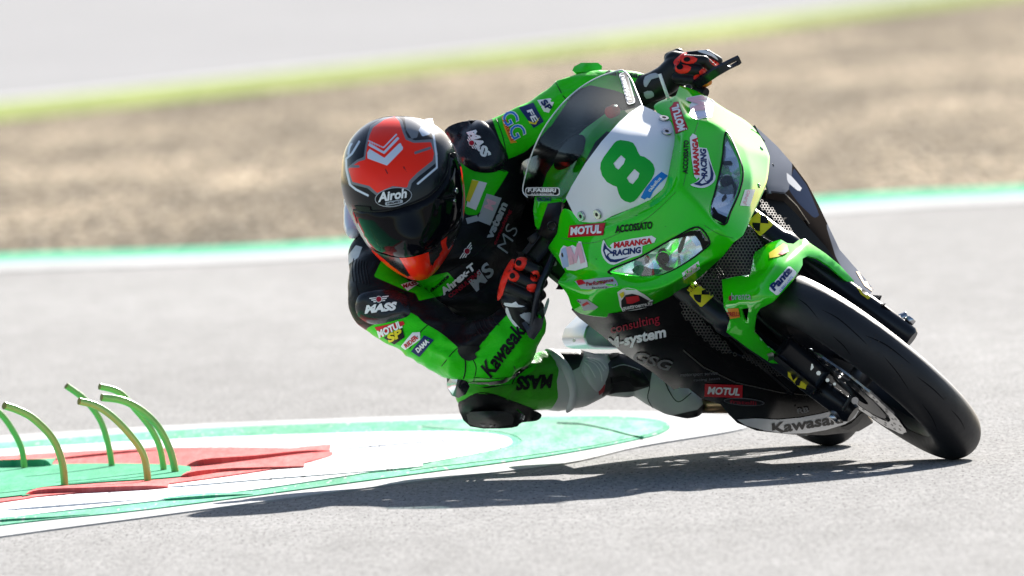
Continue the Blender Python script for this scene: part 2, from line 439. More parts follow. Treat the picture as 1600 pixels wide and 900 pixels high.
M['green_strip'] = ground_mat('green_strip', (.03, .3, .16), (.09, .4, .25), .7, .2, 30, 2, .2)
def struct(name, vs, fs, m):
    o = mesh(name, vs, fs, m, smooth=False, fix=False); o['kind'] = 'structure'
    bm = bmesh.new(); bm.from_mesh(o.data); bmesh.ops.recalc_face_normals(bm, faces=bm.faces)
    if sum(f.normal.z for f in bm.faces) < 0: bmesh.ops.reverse_faces(bm, faces=bm.faces)
    bm.to_mesh(o.data); bm.free(); return o
def strip(name, A, Bq, z, m):
    vs = [(p[0], p[1], z) for p in A] + [(p[0], p[1], z) for p in Bq]; n = len(A)
    return struct(name, vs, [(i, i + 1, n + i + 1, n + i) for i in range(n - 1)], m)
def gcurve(px, z, ldir, rdir, ext=400):
    pts = [G(x, y, z) for x, y in cr(px, 6, False)]
    l = Vector(ldir).normalized(); r = Vector(rdir).normalized()
    return [(pts[0].x + l.x * ext, pts[0].y + l.y * ext)] + [(p.x, p.y) for p in pts] + [(pts[-1].x + r.x * ext, pts[-1].y + r.y * ext)]
struct('ground', [(-2500, -600, -.02), (2500, -600, -.02), (2500, 5000, -.02), (-2500, 5000, -.02)], [(0, 1, 2, 3)], M['gravel'])
LD, RD = (-1, -.25), (1, .55)
X5 = (-200, 0, 530, 1280, 1600, 1900)
cw0 = gcurve(list(zip(X5, (434, 423, 401, 335, 316, 298))), 0, LD, RD)         # near edge of the white line
cw1 = gcurve(list(zip(X5, (423, 412, 390, 324, 305, 287))), 0, LD, RD)
cg1 = gcurve(list(zip(X5, (408, 398, 376, 309, 291, 273))), 0, LD, RD)
near = [(x, -300) for x, y in cg1]; near[0] = (cg1[0][0], -300)
strip('track', near, cg1, 0, M['asphalt'])
strip('track_line', cw0, cw1, .004, M['line_white'])
strip('track_verge_paint', cw1, cg1, .004, M['green_strip'])
L2, R2 = (-1, -.12), (.3, 1)
X6 = (-200, 0, 400, 800, 1200, 1560, 1900)
ga = gcurve(list(zip(X6, (200, 187, 144, 98, 47, 0, -45))), -.012, L2, R2)
gb = gcurve(list(zip(X6, (172, 160, 118, 75, 26, -20, -62))), -.012, L2, R2)
gc = gcurve(list(zip(X6, (167, 155.5, 114, 72, 23, -22, -64))), -.012, L2, R2)
strip('grass_verge', ga, gb, -.012, M['grass']).__setitem__('kind', 'stuff')
strip('far_track_line', gb, gc, -.008, M['line_white'])
gd = [(x - 60, y + 90) for x, y in gc]
strip('far_track', gc, gd, -.012, M['asphalt_far'])
strip('far_grass', gd, [(x - 300, y + 900) for x, y in gd], -.012, M['grass']).__setitem__('kind', 'stuff')
def slab(name, px, z, m, sm=5, base=-.03):
    pts = [G(x, y, z) for x, y in cr(px, sm)]
    n = len(pts); vs = [(p.x, p.y, z) for p in pts] + [(p.x, p.y, base) for p in pts]
    o = struct(name, vs, [tuple(range(n))] + [(i, (i + 1) % n, n + (i + 1) % n, n + i) for i in range(n)], m)
    bm = bmesh.new(); bm.from_mesh(o.data); bmesh.ops.triangulate(bm, faces=[f for f in bm.faces if len(f.verts) > 4]); bm.to_mesh(o.data); bm.free(); return o
slab('kerb_edge_line', [(-500, 712), (0, 681), (320, 662), (640, 650), (900, 642), (1060, 644), (1160, 652), (1176, 661), (1146, 673), (1001, 697), (874, 725), (640, 753), (240, 806), (0, 838), (-500, 910)], .004, M['line_white'])
slab('kerb', [(-500, 722), (0, 691), (320, 669), (640, 657), (900, 650), (1010, 653), (1046, 664), (1030, 677), (994, 686), (929, 699), (820, 717), (640, 741), (240, 794), (0, 820), (-500, 889)], .007, M['k_green'])
M['k_worn'] = ground_mat('kerb_worn_green', (.09, .33, .20), (.24, .46, .34), .6, .3, 26, 1.6, .6, ct=.14)
slab('kerb_worn_paint', [(660, 664), (760, 659), (900, 655), (1000, 657), (1036, 665), (1020, 676), (985, 684), (920, 697), (820, 712), (690, 728), (640, 734), (700, 716), (790, 702), (815, 688), (780, 674), (700, 670)], .0085, M['k_worn'])
slab('kerb_white_band', [(-500, 735), (0, 702), (320, 684), (640, 674), (760, 677), (800, 688), (770, 703), (640, 727), (400, 764), (224, 784), (0, 810), (-500, 880)], .010, M['k_white'])
slab('kerb_red_band', [(-500, 746), (0, 712), (240, 700), (420, 699), (515, 705), (500, 716), (420, 733), (240, 758), (60, 775), (0, 784), (-500, 850)], .013, M['k_red'])
slab('kerb_island', [(-500, 764), (0, 730), (88, 725), (200, 724), (285, 727), (298, 733), (280, 744), (150, 753), (60, 762), (34, 774), (0, 777), (-500, 838)], .016, M['k_isle'])
def gline(name, px, wpx, z, m):
    c = cr(px, 5, False); a = [G(x, y - wpx / 2, z) for x, y in c]; b = [G(x, y + wpx / 2, z) for x, y in c]
    strip(name, [(p.x, p.y) for p in b], [(p.x, p.y) for p in a], z, m)
M['k_dark'] = mat('kerb_joint', (.008, .08, .045), 1, spec=0)
gline('kerb_joint', [(870, 661), (910, 663), (950, 671), (985, 680), (1006, 683)], 2.2, .0085, M['k_dark'])
def ridge(name, path, m, z=.01, back=.5):
    "terraced kerb step: upright face of varying height towards the track, top falling away behind it"
    c = cr(path, 5, False); vs = []
    for x, y, h in c:
        p = G(x, y, z); h = max(h, 0) / 700
        vs += [(p.x, p.y, z - .004), (p.x, p.y, z + h), (p.x, p.y + back, z - .002)]
    fs = [f for i in range(len(c) - 1) for f in ((3 * i, 3 * i + 3, 3 * i + 4, 3 * i + 1), (3 * i + 1, 3 * i + 4, 3 * i + 5, 3 * i + 2))]
    struct(name, vs, fs, m)
ridge('kerb_step', [(292, 727, 0), (318, 727, 10), (400, 717, 6), (470, 708, 4), (515, 704, 0)], M['k_red'], .014)
ridge('kerb_step', [(280, 745, 0), (300, 744, 7), (345, 737, 5), (400, 733, 3), (475, 728, 0)], M['k_red'], .014)
ridge('kerb_step', [(36, 775, 0), (62, 771, 6), (150, 767, 6), (225, 763, 4), (262, 760, 0)], M['k_red'], .014)
ridge('kerb_step', [(70, 719, 0), (120, 715, 3), (200, 707, 3), (243, 703, 0)], M['k_red'], .014, .3)
ridge('kerb_step', [(222, 783, 0), (295, 780, 4), (345, 776, 3), (395, 772, 0)], M['k_green'], .008)
ridge('kerb_step', [(-80, 823, 0), (0, 815, 3), (70, 810, 2), (140, 803, 0)], M['k_green'], .008)
ridge('kerb_step', [(240, 762, 0), (300, 759, 1.6), (420, 749, 1.6), (560, 738, 1), (660, 728, 0)], M['k_white'], .011, .25)
ridge('kerb_step', [(500, 705, 0), (560, 700, 1.5), (660, 691, 1.2), (740, 686, 0)], M['k_white'], .011, .25)
ridge('kerb_step', [(0, 797, 0), (60, 794, 2.5), (160, 786, 2), (226, 780, 0)], M['k_white'], .011, .25)
M['tar'] = mat('tar_seam', (.05, .05, .055), 1, spec=0)
ridge('kerb_step', [(-90, 731, 11), (0, 729, 11), (40, 728, 11), (70, 727, 9), (80, 726, 0)], M['k_isle'], .018)
# bent marker rods on the kerb island
M['rod'] = mat('rod_green', (.27, .55, .12), .3, coat=.4)
ctr = M['rod']; dirt(ctr, .6, 9, (.13, .42, .14))
M['rod_end'] = mat('rod_core', (.28, .2, .05), .7)
rods = [([(38, 731), (34, 702), (22, 676), (4, 650), (-22, 630), (-50, 620)], 9.5, 'bent green rod cut off by the left edge of the picture'),
        ([(101, 757), (97, 722), (82, 685), (52, 654), (26, 640), (7, 634)], 11, 'whitish green bent rod, second from the left, nearest the kerb edge'),
        ([(175, 728), (169, 694), (156, 655), (132, 624), (104, 603)], 9.5, 'bent green rod with brown tip, its top crossed by the rod in front'),
        ([(231, 749), (225, 713), (207, 684), (178, 653), (150, 634), (124, 627)], 10.5, 'yellowish bent rod in front, standing between the brown-tipped rod and the close pair'),
        ([(256, 734), (250, 700), (236, 670), (212, 640), (186, 613), (156, 604)], 9.5, 'rear rod of the close pair, mostly hidden, its pale tip topmost'),
        ([(274, 737), (266, 704), (248, 668), (222, 642), (192, 626), (159, 621)], 11, 'rightmost bent rod, front one of the close pair')]
for i, (pts, wpx, lab) in enumerate(rods):
    b = G(pts[0][0], pts[0][1], .016); w0 = DIST - (b - CAM).dot(Fw)
    root = tag(empty('marker_rod', b), lab, 'marker rod', 'bent marker rods on the kerb')
    c3 = [P(x, y, w0 + .05 * (k / 24)) for k, (x, y) in enumerate(cr(pts, 6, False))]
    c3[0] = c3[0] - Vector((0, 0, .02))
    tube('rod', c3, wpx / 1250, M['rod'], root, 14)
    d = (c3[-1] - c3[-2]).normalized(); cyl('rod_tip', c3[-1] - d * .004, c3[-1] + d * .0015, wpx / 1250 * .98, M['rod_end'], root, 14, .0005)
# ================================================================== the motorcycle
base = Vector((AXLE.x, AXLE.y, 0)) - BY * .65
bike = empty('motorcycle', base, 'green and white racing motorcycle with number 8 leaning hard into the corner', 'motorcycle')
# ---- wheels
def revolve(name, c, X, F_, Z_, prof, m, parent, n=96, closed=True, ang=(0, 360)):
    vs, fs = [], []; k = len(prof)
    for i in range(n):
        a = 2 * pi * i / n
        for x, r in prof: vs.append(c + X * x + (Z_ * cos(a) + F_ * sin(a)) * r)
    for i in range(n):
        for j in range(k if closed else k - 1):
            fs.append((i * k + j, i * k + (j + 1) % k, ((i + 1) % n) * k + (j + 1) % k, ((i + 1) % n) * k + j))
    return sharp(mesh(name, vs, fs, m, parent), 38)
tm = mat('tyre_rubber', (.022, .022, .025), .5, spec=.35); M['tyre'] = tm
def tyre_mat():
    m = tm; b = bsdf(m); tc = nd(m, 'ShaderNodeTexCoord'); n = nd(m, 'ShaderNodeTexNoise'); n.inputs['Scale'].default_value = 70; n.inputs['Detail'].default_value = 8
    lk(m, tc.outputs['Object'], n.inputs['Vector']); mr = nd(m, 'ShaderNodeMapRange'); mr.inputs['To Min'].default_value = .42; mr.inputs['To Max'].default_value = .62
    lk(m, n.outputs[0], mr.inputs[0]); lk(m, mr.outputs[0], b.inputs['Roughness'])
    bp = nd(m, 'ShaderNodeBump'); bp.inputs['Strength'].default_value = .35; bp.inputs['Distance'].default_value = .001; lk(m, n.outputs[0], bp.inputs['Height']); lk(m, bp.outputs[0], b.inputs['Normal'])
    mx = nd(m, 'ShaderNodeMix', data_type='RGBA'); mx.inputs[6].default_value = (.010, .010, .012, 1); mx.inputs[7].default_value = (.024, .023, .025, 1)
    n3 = nd(m, 'ShaderNodeTexNoise'); n3.inputs['Scale'].default_value = 12; n3.inputs['Detail'].default_value = 5; lk(m, tc.outputs['Object'], n3.inputs['Vector']); lk(m, n3.outputs[0], mx.inputs[0]); lk(m, mx.outputs[2], b.inputs['Base Color'])
tyre_mat()
def wheel(name, c, X, F_, Z_, R, rc, hub, disc=None):
    w = tag(empty(name, c)); w.parent = bike; w.matrix_parent_inverse = Matrix.Translation(-base)
    Rc = R - rc
    prof = [(-rc * .72, R - .098), (-rc * .9, R - .085), (-rc * 1.0, Rc - .012)]
    prof += [(rc * sin(radians(a)), Rc + rc * cos(radians(a))) for a in range(-84, 85, 7)]
    prof += [(rc * 1.0, Rc - .012), (rc * .9, R - .085), (rc * .72, R - .098), (rc * .66, R - .092), (rc * .8, R - .08), (rc * .8, Rc), (0, R - .015), (-rc * .8, Rc), (-rc * .8, R - .08), (-rc * .66, R - .092)]
    ty = revolve('tyre', c, X, F_, Z_, prof, M['tyre'], w, 128)
    rr = R - .088
    rim = revolve('rim', c, X, F_, Z_, [(-rc * .80, rr + .006), (-rc * .76, rr - .006), (-rc * .55, rr - .014), (-rc * .3, rr - .03), (rc * .3, rr - .03), (rc * .55, rr - .014), (rc * .76, rr - .006), (rc * .80, rr + .006), (rc * .5, rr), (0, rr - .018), (-rc * .5, rr)], M['fork'], w, 96)
    revolve('rim_edge', c, X, F_, Z_, [(-rc * .83, rr + .002), (-rc * .83, rr + .006), (-rc * .78, rr + .006), (-rc * .78, rr + .002)], M['steel'], w, 96)
    for k in range(10):
        a = 2 * pi * k / 10 + (.12 if k % 2 else -.12); d = Z_ * cos(a) + F_ * sin(a)
        tube('spoke', [c + d * .02, c + d * (rr - .022)], [.011, .007], M['fork'], w, 8)
    cyl('hub', c - X * hub, c + X * hub, .026, M['dark_metal'], w)
    if disc:
        x, ri, ro = disc; t = .0025; n = 120; vs, fs = [], []
        for i in range(n):
            a = 2 * pi * i / n; d = Z_ * cos(a) + F_ * sin(a); wv = .0035 * (1 if (i // 5) % 2 else 0)
            for xx, r in ((x - t, ri), (x - t, ro - wv), (x + t, ro - wv), (x + t, ri)): vs.append(c + X * xx + d * r)
        for i in range(n):
            for j in range(4): fs.append((i * 4 + j, i * 4 + (j + 1) % 4, ((i + 1) % n) * 4 + (j + 1) % 4, ((i + 1) % n) * 4 + j))
        sharp(mesh('brake_disc', vs, fs, M['steel'], w), 30)
        revolve('disc_carrier', c, X, F_, Z_, [(x - .003, .05), (x - .003, ri - .012), (x + .003, ri - .012), (x + .003, .05)], M['dark_metal'], w, 48)
        hv, hf = [], []                                    # drilled holes and carrier buttons on the outer face
        for ring, (r, rad, cnt) in enumerate(((ri + .012, .0042, 20), (ro - .016, .0042, 20), (ri - .006, .008, 10))):
            for k in range(cnt):
                a = 2 * pi * (k + ring * .5) / cnt; ctr_ = c + X * (x - t - .0008) + (Z_ * cos(a) + F_ * sin(a)) * r; b = len(hv)
                d1 = Z_ * cos(a) + F_ * sin(a); d2 = -Z_ * sin(a) + F_ * cos(a)
                for q in range(8): hv.append(ctr_ + d1 * rad * cos(q * pi / 4) + d2 * rad * sin(q * pi / 4))
                hf.append(tuple(range(b, b + 8)))
        mesh('disc_holes', hv, hf, M['black'], w, smooth=False)
    return w, ty, rim
WX, WF, WZ = frame(.235, LEAN)
fw, tyre_f, rim_f = wheel('front_wheel', AXLE, WX, WF, WZ, .30, .055, .055, (-.066, .112, .157))
T_ty = Target(tyre_f); M['groove'] = mat('tyre_groove', (.004, .004, .005), .8, spec=.1)
def groove(px, w=2.2):
    c = cr(px, 5, False); up = [(x, y - w * .5 * min(1, 3 * min(i, len(c) - 1 - i) / len(c) + .05)) for i, (x, y) in enumerate(c)]; dn = [(x, y + w * .5 * min(1, 3 * min(i, len(c) - 1 - i) / len(c) + .05)) for i, (x, y) in enumerate(c)]
    patch('tyre_groove', up + dn[::-1], T_ty, M['groove'], tyre_f, .0004, step=6)
for q in ([(1246, 466), (1262, 478), (1280, 500)], [(1284, 484), (1310, 498), (1340, 524), (1356, 540)], [(1352, 524), (1386, 540), (1424, 570)], [(1380, 556), (1402, 582), (1422, 612)], [(1432, 588), (1458, 608), (1476, 626)], [(1300, 524), (1318, 540), (1330, 556)], [(1440, 630), (1456, 652), (1466, 676)], [(1486, 640), (1500, 656), (1508, 672)]): groove(q)
M['wear'] = mat('tyre_wear', (.045, .042, .04), .9, spec=.1)
for k in range(26):
    x = random.uniform(1350, 1480); y = 500 + (x - 1330) * .95 + random.uniform(-20, 34); r = random.uniform(.8, 1.7)
    patch('rubber_pickup', ell(x, y, r * 1.6, r, random.uniform(0, 90), 7), T_ty, M['wear'], tyre_f, .0006, step=3)
RAX = CONTACT - BY * 1.27 + Vector((0, 0, .07)) + BZ * .24
rw, tyre_r, rim_r = wheel('rear_wheel', RAX, BX, BY, BZ, .31, .07, .09, (-.07, .07, .11))
# ---- fork
SZ = BZ * cos(radians(24)) - BY * sin(radians(24)); SF = BY * cos(radians(24)) + BZ * sin(radians(24))
legs = []
for s in (-1, 1):
    b0 = B(s * .107, -.004, -.01)
    g = tube('fork_leg', [b0 - SZ * .03, b0 - SZ * .022, b0 + SZ * .10, b0 + SZ * .11, b0 + SZ * .30, b0 + SZ * .315, b0 + SZ * .335, b0 + SZ * .35, b0 + SZ * .64],
             [.02, .026, .026, .024, .024, .032, .034, .028, .028], M['fork'], bike, 28)
    legs.append(g)
    cyl('axle_clamp', b0 - BX * s * .0 - BX * .028, b0 + BX * .022, .016, M['dark_metal'], g)
    cyl('axle_nut', b0 + BX * s * .026, b0 + BX * s * .038, .012, M['bolt'], g, 6)
cyl('triple_clamp', B(-.12, 0, 0) + SZ * .5, B(.12, 0, 0) + SZ * .5, .03, M['satin'], bike)
# caliper on the disc side, with bright bolts and pad pins
cc = B(-.094, 0, 0) + WZ * .105 + WF * .10 * 0 + SZ * .02
cal = boxm('brake_caliper', cc, (BX, (WF * .9 + WZ * .1).normalized(), WZ), (.05, .055, .12), M['fork'], bike, .012)
cyl('banjo_bolt', P(1336, 626, .12), P(1331, 621, .06), .009, M['steel'], bike, 12)
for k, (x, y, r) in enumerate(((1235, 550, .006), (1246, 556, .005), (1254, 565, .0075), (1266, 573, .009), (1279, 583, .006), (1293, 594, .005), (1304, 600, .004), (1266, 549, .008), (1279, 557, .007))):
    cyl('pad_bolt', P(x, y, .03), P(x, y, .085 + .002 * k), r, M['bolt'], cal, 6)
tube('brake_hose', [P(*p) for p in cr([(1326, 622, .05), (1318, 640, .1), (1328, 622, .12), (1330, 612, .1), (1290, 575, .06), (1240, 540, .02), (1190, 500, -.04), (1150, 460, -.1)], 5, False)], .0045, M['rubber'], bike, 8)
# left fork foot details seen beyond the tyre
cyl('axle_end', P(1404, 526, .02), P(1413, 516, .02), .013, M['dark_metal'], bike, 20)
boxm('axle_pinch', P(1391, 499, .0), (BX, BY, BZ), (.025, .04, .07), M['satin'], bike, .006)
cyl('sensor_bolt', P(1403, 500, -.01), P(1418, 493, -.01), .011, M['steel'], bike, 8)
# ---- fairing cage
V = dict(p0=(877, 312, -.26), p1=(907, 347, -.20), p2=(940, 346, -.14), p3=(975, 331, -.09), p4=(1012, 314, -.05), p5=(1037, 292, -.03), p6=(1046, 252, -.07), p7=(1055, 215, -.13), p8=(1048, 190, -.18), p9=(1007, 164, -.28),
 r0=(871, 364, -.26), r1=(915, 371, -0.14), r2=(960, 352, -0.065), r3=(1030, 326, 0.02), r4=(1061, 289, 0.04), r5=(1064, 235, -0.025), r6=(1072, 185, -0.12), r7=(1056, 150, -.27),
 t0=(856, 387, -.30), t1=(1062, 134, -.32), t2=(1080, 138, -.31),
 h1=(950, 425, -.07), h2=(1000, 402, -.01), h3=(1060, 368, .05), h4=(1091, 355, .085), h5=(1109, 378, .10), h6=(1098, 391, .09), h7=(1071, 411, .06), h8=(1036, 429, .02), h9=(998, 434, -.03),
 g1=(1134, 206, -.17), g2=(1128, 255, -.08), g3=(1116, 305, .01), g4=(1107, 336, .07), g5=(1132, 351, .09), g6=(1142, 330, .06), g7=(1156, 298, .02), g8=(1161, 268, -.03), g9=(1151, 235, -.10),
 n0=(1121, 356, .115), n1=(1146, 379, .09), n2=(1130, 400, .07), n3=(1161, 368, .06), m0=(1092, 320, .07),
 s1=(903, 405, -.15), e0=(884, 424, -0.24), w0=(871, 441, -0.18), w1=(890, 462, -.20), w2=(891, 481, -.23), b1=(907, 493, -0.23), b2=(960, 497, -0.17), b3=(1000, 491, -0.13), b4=(1043, 472, -0.09), b5=(1092, 436, -0.02),
 k1=(935, 440, -0.065), k2=(978, 452, -0.005), k3=(1030, 455, 0.045), k4=(1072, 430, 0.075), k5=(1107, 405, 0.1), v1=(925, 464, -0.115), v2=(922, 482, -0.165),
 q1=(1108, 188, -0.155), q2=(1163, 232, -0.155), q3=(1178, 275, -0.06), q4=(1170, 310, -.01),
 o1=(1104, 149, -.33), o2=(1136, 173, -.36), o3=(1167, 187, -.42), o4=(1191, 214, -.40), o5=(1203, 245, -.30), o6=(1200, 285, -.18), o7=(1187, 313, -.09), o8=(1173, 342, -.0))
FC = '''r3 r4 m0 h3;r2 r3 h3 h2;r1 r2 h2 h1;h3 m0 n0 h4;h4 n0 h5;r4 r5 g2 g3;m0 r4 g3;r5 r6 g1 g2;m0 g3 g4 n0;n0 g4 g5;n0 h5 n2 n1;n0 n1 n3 g5;t0 r0 r1 s1;t0 s1 e0;r1 h1 s1;
e0 s1 h1 k1;w0 e0 k1 v1;w1 w0 v1 v2;w2 w1 v2 b1;v1 k1 k2;v2 v1 k2 b2;b1 v2 b2;k1 h1 h9 k2;k2 h9 h8 k3;k3 h8 h7 k4;k4 h7 h6 k5;k5 h6 h5 n2;b2 k2 k3 b3;b3 k3 k4 b4;b4 k4 k5 b5;b5 k5 n2;
r7 t1 t2 q1;r7 q1 r6;r6 q1 g1;t2 o1 q1;q1 o1 o2 g1;o2 o3 q2 g1;o3 o4 o5 q2;g1 q2 g9;q2 q3 g8 g9;q3 q4 g7 g8;q4 o8 g6 g7;o8 n3 g5 g6;q2 o5 o6 q3;q3 o6 o7 q4;q4 o7 o8;
p0 r0 r1 p1;p1 r1 r2 p2;p2 r2 r3 p3;p3 r3 p4;p4 r3 r4 p5;p5 r4 r5 p6;p6 r5 p7;p7 r5 r6 p8;p8 r6 r7 p9'''
ks = list(V); ix = {k: i for i, k in enumerate(ks)}
fcs = [tuple(ix[a] for a in f.split()) for f in FC.replace('\n', '').split(';') if f.strip()]
CR = []
def crs(s, c):
    a = s.split(); CR.extend((ix[x], ix[y], c) for x, y in zip(a, a[1:]))
crs('r0 r1 r2 r3 r4 r5 r6 r7', .8); crs('r4 m0 n0 n1', .5); crs('k1 k2 k3 k4 k5 n2', .9); crs('v1 k1', .85); crs('v1 v2 b2', .5); crs('r6 q1 g1', .75); crs('g1 q2 q3 q4 o8', .7); crs('t0 s1 h1', .85); crs('e0 k1', .8); crs('q2 o5', .6)
crs('h1 h2 h3 h4 h5 h6 h7 h8 h9 h1', 1); crs('g1 g2 g3 g4 g5 g6 g7 g8 g9 g1', 1)
fair_vs = [P(*V[k]) for k in ks]
def cage(name, vs, fs, m, parent, crease, lv=3, thick=.004, hard=()):
    me = bpy.data.meshes.new(name); me.from_pydata([tuple(v) for v in vs], [], fs); bm = bmesh.new(); bm.from_mesh(me)
    bmesh.ops.recalc_face_normals(bm, faces=bm.faces)
    if sum(f.normal.dot(Fw) * f.calc_area() for f in bm.faces) > 0: bmesh.ops.reverse_faces(bm, faces=bm.faces)
    cl = bm.edges.layers.float.new('crease_edge'); bm.verts.ensure_lookup_table()
    for a, b, c in crease:
        e = bm.edges.get((bm.verts[a], bm.verts[b]))
        if e: e[cl] = c
        elif c < 1: print('no edge', a, b)
    vc = bm.verts.layers.float.new('crease_vert')
    for i in hard: bm.verts[i][vc] = .8
    # returned edge: extrude the free border backwards so that the shell has depth
    bm.to_mesh(me); bm.free(); o = link(name, me, parent)
    o = finish(o, m, True, [('SUBSURF', dict(levels=lv, render_levels=lv)), ('SOLIDIFY', dict(thickness=thick, offset=-1)), ('BEVEL', dict(width=.0012, segments=2, limit_method='ANGLE', angle_limit=radians(60)))])
    return sharp(o, 50)
fairing = cage('upper_fairing', fair_vs, fcs, M['green'], bike, CR, hard=[ix[k] for k in ('t0', 't1', 'g1', 'h1', 'h5', 'h6', 'h4', 'g4', 'g5', 'n1', 'n2', 'n3', 'e0', 'w0')])
# ---- screen and number board share one bubble surface
bub = [(877, 312, -.262), (890, 345, -.22), (907, 347, -.196), (940, 346, -.136), (975, 331, -.086), (1012, 314, -.046), (1037, 292, -.026), (1046, 252, -.066), (1055, 215, -.126), (1048, 190, -.176), (1007, 164, -.27), (985, 250, -.04), (940, 215, -.10), (890, 250, -.18), (850, 180, -.36), (890, 150, -.40), (830, 240, -.36), (820, 300, -.43), (850, 305, -.34), (975, 112, -.48), (990, 140, -.38), (925, 125, -.45), (920, 180, -.22), (880, 215, -.24), (1010, 215, -.09), (930, 300, -.11)]
board = relief('number_board', [(884, 309), (893, 291), (914, 256), (940, 221), (968, 190), (985, 175), (1002, 164), (1018, 171), (1034, 180), (1050, 191), (1058, 214), (1051, 236), (1048, 255), (1044, 277), (1038, 293), (1016, 312), (985, 326), (955, 338), (941, 346), (909, 350), (896, 334)], [(a, b, c + .004) for a, b, c in bub], M['white'], bike, step=7, thick=.004, rim=.003, rimw=4)
g = mat('smoked_screen', (.03, .04, .05), .03); M['glass'] = g
b_ = bsdf(g); tr = nd(g, 'ShaderNodeBsdfTransparent'); tr.inputs[0].default_value = (.72, .80, .80, 1); gl = nd(g, 'ShaderNodeBsdfGlossy'); gl.inputs['Roughness'].default_value = .03
fr = facing(g, .025, .3); ms = nd(g, 'ShaderNodeMixShader'); lk(g, fr.outputs[0], ms.inputs[0]); lk(g, tr.outputs[0], ms.inputs[1]); lk(g, gl.outputs[0], ms.inputs[2]); lk(g, ms.outputs[0], g.node_tree.nodes['Material Output'].inputs[0])
SCR = [(1003, 164), (994, 142), (985, 122), (973, 110), (957, 113), (932, 122), (904, 139), (876, 165), (850, 200), (832, 238), (821, 275), (817, 298), (824, 308), (862, 310), (886, 312), (896, 291), (917, 256), (943, 221), (971, 190)]
screen = relief('windscreen', SCR, bub, M['glass'], bike, step=8, thick=.003)
edge_w = tps(bub); ep = SCR[:13]
tube('screen_edge', [P(x, y, w) for (x, y), w in zip(cr(ep, 4, False), edge_w(cr(ep, 4, False)))], .0017, M['white_s'], screen, 6)
for x, y in ((1037, 187), (1041, 208), (910, 337), (935, 334)):
    h, n, _, _ = Target(board).hit(x, y)
    if n.dot(Fw) > 0: n = -n
    bt = cyl('screen_bolt', h - n * .002, h + n * .006, .0115, M['bolt'], bike, 20)
    cyl('bolt_socket', h + n * .0055, h + n * .0065, .005, M['black'], bt, 6, .0001)
# ---- headlights
M['lens'] = g2 = mat('headlight_lens', (.8, .85, .9), .03)
tr = nd(g2, 'ShaderNodeBsdfTransparent'); tr.inputs[0].default_value = (.93, .95, .97, 1); gl = nd(g2, 'ShaderNodeBsdfGlossy'); gl.inputs['Roughness'].default_value = .02
fr = facing(g2, .05, .5); ms = nd(g2, 'ShaderNodeMixShader'); lk(g2, fr.outputs[0], ms.inputs[0]); lk(g2, tr.outputs[0], ms.inputs[1]); lk(g2, gl.outputs[0], ms.inputs[2]); lk(g2, ms.outputs[0], g2.node_tree.nodes['Material Output'].inputs[0])
M['reflector'] = rf = mat('reflector', (.80, .83, .88), .16, .75); 
tc = nd(rf, 'ShaderNodeTexCoord'); vo = nd(rf, 'ShaderNodeTexVoronoi'); vo.inputs['Scale'].default_value = 24; lk(rf, tc.outputs['Object'], vo.inputs['Vector']); bp = nd(rf, 'ShaderNodeBump'); bp.inputs['Strength'].default_value = 1; bp.inputs['Distance'].default_value = .008
lk(rf, vo.outputs[0], bp.inputs['Height']); lk(rf, bp.outputs[0], bsdf(rf).inputs['Normal'])
